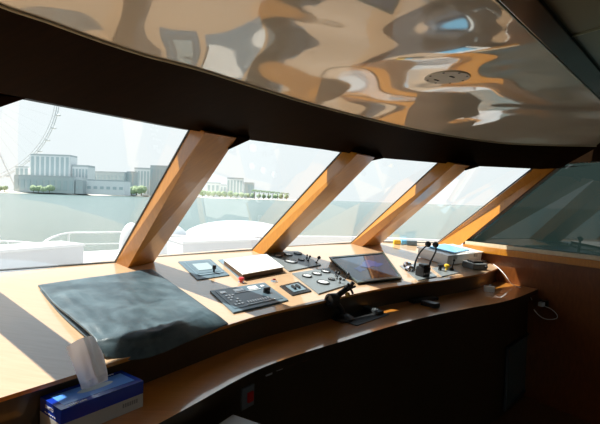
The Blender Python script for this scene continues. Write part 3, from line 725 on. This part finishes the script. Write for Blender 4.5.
bm = bb(.07, .18, .93, .82, 0, .0006); pn = link('top_print', bm, 'bluelight', t)
bm = bmesh.new(); sl = []
for i in range(24):
    a = 2*PI*i/24; sl.append(bm.verts.new(fb_(.52+.22*math.cos(a), .52+.13*math.sin(a), .0011)))
bm.faces.new(sl); link('slot', bm, mat('torn slot lining', (.5, .55, .6), .6), t)
def text(body, size, origin, xa, ya, mt, parent, name='lettering'):
    cu = bpy.data.curves.new(name, 'FONT'); cu.body = body; cu.size = size; cu.extrude = .0002
    o = bpy.data.objects.new(name, cu); C.objects.link(o); cu.materials.append(M[mt])
    za = xa.cross(ya); mtx = Matrix((xa, ya, za)).transposed().to_4x4(); mtx.translation = origin
    me = o.to_mesh().copy(); o.to_mesh_clear(); bpy.data.objects.remove(o)
    if not me.materials: me.materials.append(M[mt])
    me.transform(mtx); o = bpy.data.objects.new(name, me); C.objects.link(o); o.parent = parent; o.matrix_parent_inverse = parent_world(parent).inverted(); return o
text('DAMTO', .013, fb_(.0, .72, -.020)-ex*.0008, -ey, Z, 'ink', t)
text('tissues', .018, fb_(.10, .03, .001), ex, ey, 'ink', t)
bm = bmesh.new()
for i in range(6): add_hull8(bm, [fb_(-.002, .25+.09*i, -.034), fb_(-.002, .30+.09*i, -.034), fb_(-.002, .30+.09*i, -.031), fb_(-.002, .25+.09*i, -.031)], [fb_(0, .25+.09*i, -.034), fb_(0, .30+.09*i, -.034), fb_(0, .30+.09*i, -.031), fb_(0, .25+.09*i, -.031)])
link('small_print', bm, 'ink', t); bm = bmesh.new()
for i in range(9): add_hull8(bm, [fb_(.60+.03*i, .90, 0), fb_(.622+.03*i, .90, 0), fb_(.622+.03*i, .94, 0), fb_(.60+.03*i, .94, 0)], [fb_(.60+.03*i, .90, .001), fb_(.622+.03*i, .90, .001), fb_(.622+.03*i, .94, .001), fb_(.60+.03*i, .94, .001)])
link('small_print', bm, 'ink', t)
bm = bmesh.new()
for i in range(7): add_hull8(bm, [fb_(.72+.03*i, 0, -.062), fb_(.74+.03*i, 0, -.062), fb_(.74+.03*i, 0, -.050), fb_(.72+.03*i, 0, -.050)], [fb_(.72+.03*i, -.006, -.062), fb_(.74+.03*i, -.006, -.062), fb_(.74+.03*i, -.006, -.050), fb_(.72+.03*i, -.006, -.050)])
link('side_print', bm, mat('dark grey print', (.2, .2, .2), .6), t)
# tissue sheet
bp_ = fb_(.5, .5, 0); dpt = bp_.y - .035
def tp(x, y, dd=0): return at_depth(x, y, dpt+dd)
rowsT = []
lt = [(66, 347.5, .0), (73, 366, .0), (80, 384, .0), (82, 389.5, 0)]
rt = [(93, 335.5, .0), (101, 352, .0), (107, 372, .0), (108, 378.5, 0)]
bm = bmesh.new(); gg = []
NU, NV = 22, 22
for j in range(NV):
    v = j/(NV-1); k = v*3; i0 = min(2, int(k)); fr = k-i0
    def L_(s, q): return s[i0][q]*(1-fr)+s[i0+1][q]*fr
    row = []
    for i in range(NU):
        u = i/(NU-1); x = L_(lt, 0)*(1-u)+L_(rt, 0)*u; y = L_(lt, 1)*(1-u)+L_(rt, 1)*u
        y -= math.sin(u*PI)*(2.5-1.5*v) if v < .2 else 0
        dd = .018*abs(u-.55)*2 - .016*math.exp(-((u-(.66-.1*v))/.10)**2)+ .006*math.sin(u*9+v*4)+v*v*.0
        if v > .7: dd += .006*math.sin(u*16)
        row.append(bm.verts.new(tp(x, y, dd)))
    gg.append(row)
for j in range(NV-1):
    for i in range(NU-1): bm.faces.new((gg[j][i], gg[j][i+1], gg[j+1][i+1], gg[j+1][i]))
ts = link('tissue', bm, 'tissue', t, True); ts['label'] = 'white tissue pulled up'
bm = bmesh.new(); back_ = []
# second ply behind, slightly offset
for j in range(NV):
    row = []
    for i in range(NU):
        p = gg and None
        u, v = i/(NU-1), j/(NV-1); k = v*3; i0 = min(2, int(k)); fr = k-i0
        x = (lt[i0][0]*(1-fr)+lt[i0+1][0]*fr)*(1-u)+(rt[i0][0]*(1-fr)+rt[i0+1][0]*fr)*u; y = (lt[i0][1]*(1-fr)+lt[i0+1][1]*fr)*(1-u)+(rt[i0][1]*(1-fr)+rt[i0+1][1]*fr)*u
        row.append(bm.verts.new(tp(x+1+1.0*math.sin(v*5), y+1.5, .028+.01*math.sin(u*7+1)-v*.012)))
    back_.append(row)
for j in range(NV-1):
    for i in range(NU-1): bm.faces.new((back_[j][i], back_[j][i+1], back_[j+1][i+1], back_[j+1][i]))
link('tissue_ply', bm, 'tissue', ts, True)
# ------------------------------------------------------------------ cabinet front items
q = CABP(246.5, 396.5); pc, pn_ = q[0], q[1]; px_ = Vector((-pn_.y, pn_.x, 0)); px_ = px_ if px_.x > 0 else -px_
t = thing('wall_switch', 'small switch plate with red rocker on the dark cabinet face', 'switch', pc)
bm = bmesh.new(); add_box(bm, pc-Z*.04, .075, .085, .012, (px_, Z, pn_), .002) if False else add_box(bm, pc, .07, .085, .010, (px_, Z, pn_), .002); link('plate', bm, 'greybox', t)
bm = bmesh.new(); add_box(bm, pc+px_*.008+pn_*.009, .03, .04, .010, (px_, Z, pn_), .003); link('rocker', bm, 'red', t)
for (x, y, mt, lab) in ((268.5, 371.5, 'lightgrey', 'pale square socket cover under the ledge edge, left one'), (279, 366.5, 'lightgrey', 'pale square socket cover under the ledge edge, right one'), (291, 362, 'pages', 'left brownish label tag under the ledge edge'), (305, 357.5, 'pages', 'right brownish label tag under the ledge edge')):
    q = CABP(x, y)
    if q:
        pc, pn_ = q[0], q[1]; px_ = Vector((-pn_.y, pn_.x, 0)); px_ = px_ if px_.x > 0 else -px_
        bm = bmesh.new(); add_box(bm, pc, .036, .030, .006, (px_, Z, pn_), .002); add_box(bm, pc+pn_*.005, .018, .014, .003, (px_, Z, pn_), .001)
        tag(link('socket_cover', bm, mt), lab, 'socket')
# door panel
dq = [CABP(506, 344), CABP(530, 333.5)]
if all(dq):
    a, b2 = dq[0][0], dq[1][0]; zt = (a.z+b2.z)/2; zb = zf+.04
    pn_ = dq[1][1]
    A = [Vector((a.x, a.y, zb)), Vector((b2.x, b2.y, zb)), Vector((b2.x, b2.y, zt)), Vector((a.x, a.y, zt))]
    o = struct('door_1', prism(A, [p+pn_*.012 for p in A], .003), 'doorglass', False, 'dark glass door low in the cabinet face', 'door')
    bm = bmesh.new(); s = (A[1]-A[0]).normalized()
    for (p0, p1) in ((A[0], A[1]), (A[1], A[2]), (A[2], A[3]), (A[3], A[0])):
        add_tube(bm, [p0+pn_*.01, p1+pn_*.01], .012, 6)
    link('door_frame', bm, 'black', o)
    link('trim_strip', tube([A[1]-s*.05+pn_*.014+Z*.03, A[2]-s*.05+pn_*.014-Z*.03], .004, 6), 'greybox', o)
# pale stool/box corner in the lower part of the picture
hs_ = -.735; s0, s1_, s2_ = P(219, 424.5, hs_), P(233, 414, hs_), P(256, 422, hs_)
sx = (s2_-s1_).normalized(); sy = (s0-s1_); sy = (sy-sx*sy.dot(sx)).normalized()
cx_ = s1_+sx*.15+sy*.15
t = thing('bar_stool', 'pale grey topped stool, only its corner seen at the bottom edge', 'stool', Vector((cx_.x, cx_.y, zf)))
bm = bmesh.new(); add_box(bm, cx_-Z*.03, .30, .30, .03, (sx, sy, Z), .006); link('seat', bm, 'lightgrey', t, True)
for a in (-1, 1):
    for b2 in (-1, 1):
        p = cx_+sx*a*.12+sy*b2*.12; link('leg', tube([Vector((p.x, p.y, zf+.001)), Vector((p.x, p.y, cx_.z-.03))], .013, 10), 'black', t, True)
# ------------------------------------------------------------------ sockets and cable at the right
def wbox(px, py, w_, h_, d_, mt, name, lab, cat):
    pc = W(px, py); o = bmesh.new(); add_box(o, pc-Z*0, w_, h_, d_, (WD, Z, WN) if WD.cross(Z).dot(WN) > 0 else (-WD, Z, WN), .004)
    return pc, o
q = CABP(529.5, 305); pc = q[0]; pn_ = q[1]; px_ = Vector((-pn_.y, pn_.x, 0)); px_ = px_ if px_.x > 0 else -px_; t = thing('wall_socket', 'grey wall socket at the end of the ledge', 'socket', pc)
bm = bmesh.new(); add_box(bm, pc, .045, .09, .035, (px_, Z, pn_), .004); link('box', bm, 'lightgrey', t)
bm = bmesh.new(); add_box(bm, pc+pn_*.034, .025, .04, .004, (px_, Z, pn_), .001); link('faceplate', bm, 'greybox', t)
pc2 = W(545, 303.5); t = thing('charger_plug', 'grey charger plug pushed in the wall right of the ledge', 'plug', pc2)
bm = bmesh.new(); add_box(bm, pc2, .06, .055, .03, (-WD, Z, WN) if (-WD).cross(Z).dot(WN) > 0 else (WD, Z, WN), .006); link('faceplate', bm, 'black', t)
bm = bmesh.new(); add_box(bm, pc2+WN*.028, .035, .035, .045, (-WD, Z, WN) if (-WD).cross(Z).dot(WN) > 0 else (WD, Z, WN), .008); link('plug_body', bm, 'lightgrey', t, True)
cab = []
for (x, y, m_) in ((482, 260, 'd'), (490, 262.5, 'd'), (496, 266, 'd')): cab.append(D(x, y, .006))
for (x, y, o_) in ((501, 270.5, .12), (505, 275, .14), (512, 284, .14), (522, 288.5, .10), (529, 295, .06), (532, 300, .03)):
    cab.append(W(x, y)+WN*o_ if False else W(x, y)-(W(x, y)-EYE).normalized()*o_)
o = link('charging_cable', tube(catmull(cab, 8), .0032, 8), 'white', None, True); tag(o, 'thin white cable draped from the radio unit down to the socket', 'cable')
cl = [W(x, y)+WN*.03 for x, y in ((547, 306), (553, 308.5), (558.5, 313.5), (559, 317.5), (553, 319), (546, 318), (540, 314), (536, 309))]
o = link('charging_cable', tube(catmull(cl, 8), .003, 8), 'white', None, True); tag(o, 'short looped white cable hanging from the charger plug', 'cable')
# ------------------------------------------------------------------ round ceiling speaker
cs = CBV.ray_cast(EYE, ray(447, 77.5))[0]; R_ = (P(473, 73, H_CEIL)-P(421, 82, H_CEIL)).length/2*.92
t = thing('ceiling_speaker', 'round cream ceiling vent disc with dark screws', 'ceiling vent', cs)
link('disc', lathe(cs+Z*.006, -Z, [(R_, 0), (R_, .006), (R_*.97, .009), (R_*.3, .009), (.01, .009)], 48), mat('cream plastic disc', (.62, .55, .42), .45), t, True)
for i in range(8):
    a = i*PI/4+.3; p = cs+Vector((math.cos(a), math.sin(a), 0))*R_*.86-Z*.002; link('screw', lathe(p, -Z, [(.0055, 0), (.005, .002), (.002, .003)], 10), 'black', t)
for (a, r_) in ((2.4, .5), (5.2, .3)):
    p = cs+Vector((math.cos(a), math.sin(a), 0))*R_*r_-Z*.0025; bm = bmesh.new(); add_box(bm, p-Z*.003, .028, .008, .003, (Vector((.8, .6, 0)), Vector((-.6, .8, 0)), Z), .001); link('slot', bm, mat('brown slot', (.06, .04, .02), .5), t)
# ------------------------------------------------------------------ outside: foredeck
def deckpt(px, py, h): return P(px, py, h)
HD = -.95
dk = [Vector((-5.2, 2.0, 0)), Vector((-4.6, 5.2, 0)), Vector((-2.5, 7.6, 0)), Vector((.3, 8.6, 0)), Vector((3.2, 8.2, 0)), Vector((4.6, 6.3, 0)), Vector((4.0, 3.2, 0))]
dkc = catmull(dk, 8)
dkc = dkc+[Vector((p.x, p.y, 0)) for p in out_push(Fo, .01)[::-1]]
bm = bmesh.new(); vs = [bm.verts.new(Vector((p.x, p.y, ZC+HD))) for p in dkc]; bm.faces.new(vs); r = bmesh.ops.extrude_face_region(bm, geom=bm.faces[:])
for v in r['geom']:
    if isinstance(v, bmesh.types.BMVert): v.co.z -= .12
o = link('foredeck', bm, 'gel'); o['kind'] = 'structure'; o['label'] = 'white foredeck outside the windscreen'; o['category'] = 'deck'
# hull sides
dkh = catmull(dk, 8)
bm = strip([Vector((p.x, p.y, ZC+HD)) for p in dkh], [Vector((p.x, p.y*.96, ZC-5.1)) for p in dkh]); o = link('hull', bm, 'gel', None, True); o['kind'] = 'structure'
# bulwark on the starboard half (seen in the middle panes)
bwp = [P(152, 235, -.62), P(210, 236.5, -.62), P(262, 237, -.62), P(300, 236.5, -.60), P(352, 237.0, -.58), P(400, 238.5, -.56), P(440, 240.5, -.56), P(470, 243, -.56)]
bwc = catmull(bwp, 8)
bm = bmesh.new()
A_ = bwc; B_ = out_push(bwc, .14)
strip(A_, B_, bm); strip(A_, [Vector((p.x, p.y, ZC+HD)) for p in A_], bm); strip(B_, [Vector((p.x, p.y, ZC+HD)) for p in B_], bm)
o = link('bulwark', bm, 'gel', None, True); tag(o, 'low white bulwark across the foredeck', 'bulwark'); o['kind'] = 'structure'
# long deck locker seen in leftmost pane
def deckbox(pxA, pxB, h, depthv, name, lab, mt, cat, bev=.03, hb_=HD):
    a = P(*pxA, h); b2 = P(*pxB, h); d = (b2-a); ln = d.length; d.normalize(); y = Vector((-d.y, d.x, 0)); 
    if y.y < 0: y = -y
    c0 = a.lerp(b2, .5)+y*depthv/2; t = thing(name, lab, cat, Vector((c0.x, c0.y, ZC+hb_)))
    bm = bmesh.new(); add_box(bm, Vector((c0.x, c0.y, ZC+hb_)), ln, depthv, h-hb_-.03, (d, y, Z), .012); link('body', bm, mt, t, True)
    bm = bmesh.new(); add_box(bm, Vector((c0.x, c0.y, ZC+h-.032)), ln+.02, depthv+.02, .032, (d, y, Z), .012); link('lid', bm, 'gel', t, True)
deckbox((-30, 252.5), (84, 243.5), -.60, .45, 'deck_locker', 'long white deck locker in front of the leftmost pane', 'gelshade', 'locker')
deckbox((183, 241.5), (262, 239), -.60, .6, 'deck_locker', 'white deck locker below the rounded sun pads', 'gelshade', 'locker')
# rounded sun pads
def pad(px, py, h, rx_, ry_, hz, lab):
    c0 = P(px, py, h); bm = bmesh.new()
    bmesh.ops.create_uvsphere(bm, u_segments=32, v_segments=16, radius=1)
    for v in bm.verts:
        x, y, z = v.co; s = 2.6
        n_ = (abs(x)**s+abs(y)**s)**(1/s) if (x or y) else 0; r_ = math.hypot(x, y); k_ = (r_/n_ if n_ > 0 else 1)
        v.co = Vector((x*rx_*k_, y*ry_*k_, (abs(z)**.7)*(1 if z > 0 else -.2)*hz))+Vector((c0.x, c0.y, ZC+HD))
    o = recenter(link('sun_pad', bm, 'gel', None, True)); tag(o, lab, 'sun pad', 'white rounded pads on the foredeck')
pad(163, 247, HD+.1, .42, .42, .50, 'white domed pad just right of the widest windscreen post')
pad(240, 243, HD+.1, 1.1, .6, .52, 'long white rounded pad seen through the second pane')
pad(131, 248, HD+.1, .16, .20, .50, 'white domed cover left of the widest windscreen post')
# rails
def rail(pts_px, h, name, lab, r=.022, stan=()):
    pts = [P(x, y, h) for x, y in pts_px]; t = thing(name, lab, 'railing', Vector((pts[0].x, pts[0].y, ZC+HD)))
    link('top_rail', tube(catmull(pts, 6), r, 8), 'white', t, True)
    link('lower_rail', tube(catmull([dz(p, -.12 if h < -.75 else -.20) for p in pts], 6), r*.6, 8), 'white', t, True)
    for i in stan:
        link('stanchion', tube([Vector((pts[i].x, pts[i].y, ZC+HD)), pts[i]], r*.8, 8), 'white', t, True)
rail([(-60, 243), (-20, 240.8), (8, 241.3), (42, 243.6)], -.80, 'deck_railing', 'low white railing behind the long deck locker', .013, (0, 1, 2, 3))
rail([(42, 244), (52, 237.5), (69, 233), (95, 232.6), (125, 232.2), (160, 232)], -.70, 'deck_railing', 'raised white railing rising beside the widest windscreen post', .015, (0, 2, 4, 5))
# ------------------------------------------------------------------ sea, shore
HS = -5.0
bm = bmesh.new(); R1 = 9000
vs = [bm.verts.new((x, y, ZC+HS)) for x, y in ((-R1, -400), (R1, -400), (R1, R1), (-R1, R1))]; bm.faces.new(vs)
o = link('sea_water', bm, 'sea'); o['kind'] = 'stuff'; o['label'] = 'pale green rippled sea'; o['category'] = 'sea'
shore = [(-60, 560), (-20, 560), (60, 620), (110, 700), (150, 850), (200, 1150), (250, 1250), (292, 1400), (304, 1500)]
sp = [Vector(((x-300)/F*d, d, ZC+HS)) for x, d in shore]
sp = [Vector((-900, 560, ZC+HS))]+sp
bk_ = [Vector((p.x*1.0, p.y+700, p.z)) for p in sp]; bk_[-1] = sp[-1]+Vector((10, 60, 0))
bm = bmesh.new(); strip([p+Z*.05 for p in sp], [p+Vector((0, 18, 2.2)) for p in sp], bm); strip([p+Vector((0, 18, 2.2)) for p in sp], [p+Z*2.6 for p in bk_], bm)
o = link('beach', bm, 'sand', None, False); o['kind'] = 'structure'; o['label'] = 'pale sandy shoreline beyond the sea'; o['category'] = 'beach'
# buildings: pixel span on the photo, real depth
def hz(x): return 188.6+.034*x
def building(x0, x1, ytop, depth, lab, m_wall, nw, floors, base=None, name='building', group=None, thick=22, vertical=True):
    X0 = (x0-300)/F*depth; X1 = (x1-300)/F*depth; ztop = ZC+(hz((x0+x1)/2)-ytop)/F*depth; z0 = ZC+HS+2 if base is None else ZC+(hz((x0+x1)/2)-base)/F*depth
    X0 += .4; X1 -= .4; t = thing(name, lab, 'building', Vector(((X0+X1)/2, depth+thick/2, z0)), group)
    bm = bmesh.new(); add_box(bm, Vector(((X0+X1)/2, depth+thick/2, z0)), X1-X0, thick, ztop-z0); link('wall', bm, m_wall, t)
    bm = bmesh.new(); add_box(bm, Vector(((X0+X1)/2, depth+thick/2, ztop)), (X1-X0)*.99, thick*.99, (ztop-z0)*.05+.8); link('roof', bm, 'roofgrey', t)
    wd = (X1-X0)/nw; fh = (ztop-z0)/floors
    for i in range(nw):
        if vertical:
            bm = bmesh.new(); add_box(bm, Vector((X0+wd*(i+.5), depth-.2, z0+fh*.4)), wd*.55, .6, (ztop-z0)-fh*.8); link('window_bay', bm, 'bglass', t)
        else:
            bm = bmesh.new()
            for j in range(floors): add_box(bm, Vector((X0+wd*(i+.5), depth-.2, z0+fh*(j+.3))), wd*.6, .6, fh*.5)
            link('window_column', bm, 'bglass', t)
    return t
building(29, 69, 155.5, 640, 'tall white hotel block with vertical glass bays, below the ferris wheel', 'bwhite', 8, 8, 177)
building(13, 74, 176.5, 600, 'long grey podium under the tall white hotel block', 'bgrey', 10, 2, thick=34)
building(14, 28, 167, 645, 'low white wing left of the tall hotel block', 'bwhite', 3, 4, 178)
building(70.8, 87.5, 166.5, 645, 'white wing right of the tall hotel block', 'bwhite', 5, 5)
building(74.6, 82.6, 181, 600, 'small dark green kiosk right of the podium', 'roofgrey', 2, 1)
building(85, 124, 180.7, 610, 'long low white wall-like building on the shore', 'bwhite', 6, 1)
building(88, 124, 172.5, 760, 'row of apartments paled for haze behind the low white building', 'bgrey', 10, 4)
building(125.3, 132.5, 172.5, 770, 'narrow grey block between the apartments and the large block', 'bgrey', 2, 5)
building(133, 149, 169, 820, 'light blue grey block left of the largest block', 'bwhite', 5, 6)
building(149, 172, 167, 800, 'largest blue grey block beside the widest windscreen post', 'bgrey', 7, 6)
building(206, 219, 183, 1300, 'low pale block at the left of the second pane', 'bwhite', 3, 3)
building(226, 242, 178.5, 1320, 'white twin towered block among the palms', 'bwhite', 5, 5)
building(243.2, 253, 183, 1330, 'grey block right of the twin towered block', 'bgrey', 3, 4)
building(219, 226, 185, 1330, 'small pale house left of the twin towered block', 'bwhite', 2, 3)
# trees
def tree(px, ytop, depth, lab, group, palm=False):
    X = (px-300)/F*depth; ztop = ZC+(hz(px)-ytop)/F*depth; z0 = ZC+HS+2; hgt = ztop-z0
    t = thing('palm_tree' if palm else 'shore_tree', lab, 'tree', Vector((X, depth, z0)), group)
    link('trunk', tube([Vector((X, depth, z0)), Vector((X, depth, ztop-hgt*.3))], hgt*.04, 6), 'trunk', t)
    bm = bmesh.new()
    if palm:
        for k in range(9):
            a = k*2*PI/9; top = Vector((X, depth, ztop-hgt*.25)); d = Vector((math.cos(a), math.sin(a), 0))
            add_tube(bm, [top, top+d*hgt*.2+Z*hgt*.15, top+d*hgt*.38-Z*hgt*.08], [hgt*.03, hgt*.05, hgt*.01], 5)
    else:
        for k in range(5):
            bmesh.ops.create_icosphere(bm, subdivisions=2, radius=hgt*random.uniform(.26, .34), matrix=Matrix.Translation((X+random.uniform(-.2, .2)*hgt, depth+random.uniform(-.2, .2)*hgt, ztop-hgt*random.uniform(.38, .55))))
        for v in bm.verts: v.co += Vector((random.uniform(-1, 1), random.uniform(-1, 1), random.uniform(-1, 1)))*hgt*.04
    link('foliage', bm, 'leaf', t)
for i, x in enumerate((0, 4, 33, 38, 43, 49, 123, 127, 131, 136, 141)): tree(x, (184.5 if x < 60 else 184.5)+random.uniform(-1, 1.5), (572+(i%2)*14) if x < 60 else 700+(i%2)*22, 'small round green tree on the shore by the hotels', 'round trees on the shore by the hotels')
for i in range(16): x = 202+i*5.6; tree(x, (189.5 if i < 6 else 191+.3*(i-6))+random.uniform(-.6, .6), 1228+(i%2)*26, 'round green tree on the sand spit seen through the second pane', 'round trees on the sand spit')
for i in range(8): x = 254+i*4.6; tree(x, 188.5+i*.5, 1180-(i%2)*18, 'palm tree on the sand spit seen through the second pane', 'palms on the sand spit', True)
# ------------------------------------------------------------------ ferris wheel
dW = 760; cxw = (-36-300)/F*dW; czw = ZC+(hz(-36)-90)/F*dW; RW = 93/F*dW
t = thing('ferris_wheel', 'giant pale ferris wheel rising behind the hotels at far left', 'ferris wheel', Vector((cxw, dW, ZC+HS+2)))
def rim(R, y, r): return tube([Vector((cxw+R*math.cos(a*2*PI/96), dW+y, czw+R*math.sin(a*2*PI/96))) for a in range(96)], r, 6, True)
bm = rim(RW, -3, .8)
add_tube(bm, [Vector((cxw+RW*math.cos(a*2*PI/96), dW+3, czw+RW*math.sin(a*2*PI/96))) for a in range(96)], .8, 6, True)
add_tube(bm, [Vector((cxw+(RW-6)*math.cos(a*2*PI/96), dW, czw+(RW-6)*math.sin(a*2*PI/96))) for a in range(96)], .6, 6, True)
for k in range(96):
    a = k*2*PI/96; e = Vector((math.cos(a), 0, math.sin(a))); b_ = Vector((cxw, dW, czw)); add_tube(bm, [b_+e*RW+Vector((0, -3, 0)), b_+e*(RW-6)], .3, 4); add_tube(bm, [b_+e*RW+Vector((0, 3, 0)), b_+e*(RW-6)], .3, 4)
link('rim', bm, 'wheel', t)
bm = bmesh.new()
for k in range(48):
    a = k*2*PI/48; e = Vector((math.cos(a), 0, math.sin(a))); b_ = Vector((cxw, dW, czw)); add_tube(bm, [b_, b_+e*(RW-6)], .12, 4)
link('spoke_cables', bm, 'wheel', t)
link('hub', lathe(Vector((cxw, dW-12, czw)), Vector((0, 1, 0)), [(5, 0), (7, 3), (7, 21), (5, 24)], 20), 'wheel', t)
for k in range(44):
    a = k*2*PI/44+.05; e = Vector((math.cos(a), 0, math.sin(a))); p = Vector((cxw, dW, czw))+e*(RW+3.5)
    link('capsule', lathe(p-Vector((4.5, 0, 0)), Vector((1, 0, 0)), [(.6, 0), (1.6, 1), (1.9, 3), (1.9, 6), (1.6, 8), (.6, 9)], 10, Z), 'wheel', t)
for sx_ in (-1, 1):
    for sy_ in (-1, 1):
        link('leg', tube([Vector((cxw+sx_*70, dW+sy_*35, ZC+HS+2)), Vector((cxw, dW+sy_*10, czw))], [1.2, 1.0], 10), 'wheel', t)
# ------------------------------------------------------------------ light
sun = bpy.data.lights.new('sun', 'SUN'); sun.energy = 8.5; sun.angle = math.radians(.6); sun.color = (1, .95, .87)
so = bpy.data.objects.new('sun', sun); C.objects.link(so); sd = Vector((.47, -.14, -.78)).normalized(); so.rotation_euler = sd.to_track_quat('-Z', 'Y').to_euler(); so.location = (-20, 10, 40)
w = bpy.data.worlds.new('hazy sky'); sc.world = w; w.use_nodes = True; nt = w.node_tree; bg = nt.nodes['Background']
tc = nt.nodes.new('ShaderNodeTexCoord'); sp_ = nt.nodes.new('ShaderNodeSeparateXYZ'); cr = nt.nodes.new('ShaderNodeValToRGB')
cr.color_ramp.elements[0].position = .0; cr.color_ramp.elements[0].color = (.86, .90, .92, 1); cr.color_ramp.elements[1].position = .6; cr.color_ramp.elements[1].color = (.62, .78, .95, 1)
e = cr.color_ramp.elements.new(.2); e.color = (.90, .94, .97, 1)
nt.links.new(tc.outputs['Generated'], sp_.inputs[0]); nt.links.new(sp_.outputs['Z'], cr.inputs['Fac']); nt.links.new(cr.outputs['Color'], bg.inputs['Color']); bg.inputs['Strength'].default_value = .90
# ------------------------------------------------------------------ camera
cam = bpy.data.cameras.new('camera'); cam.sensor_width = 36; cam.lens = F/600*36; cam.clip_start = .02; cam.clip_end = 20000
co = bpy.data.objects.new('camera', cam); C.objects.link(co)
mtx = Matrix((RT, UP, -f0)).transposed().to_4x4(); mtx.translation = EYE; co.matrix_world = mtx
sc.camera = co
sc.view_settings.view_transform = 'Standard'; sc.view_settings.look = 'None'; sc.view_settings.exposure = 0.35; sc.view_settings.gamma = 1
sc.cycles.max_bounces = 10; sc.cycles.diffuse_bounces = 5; sc.cycles.glossy_bounces = 6; sc.cycles.transparent_max_bounces = 12
sc.cycles.use_denoising = True; sc.cycles.caustics_reflective = True
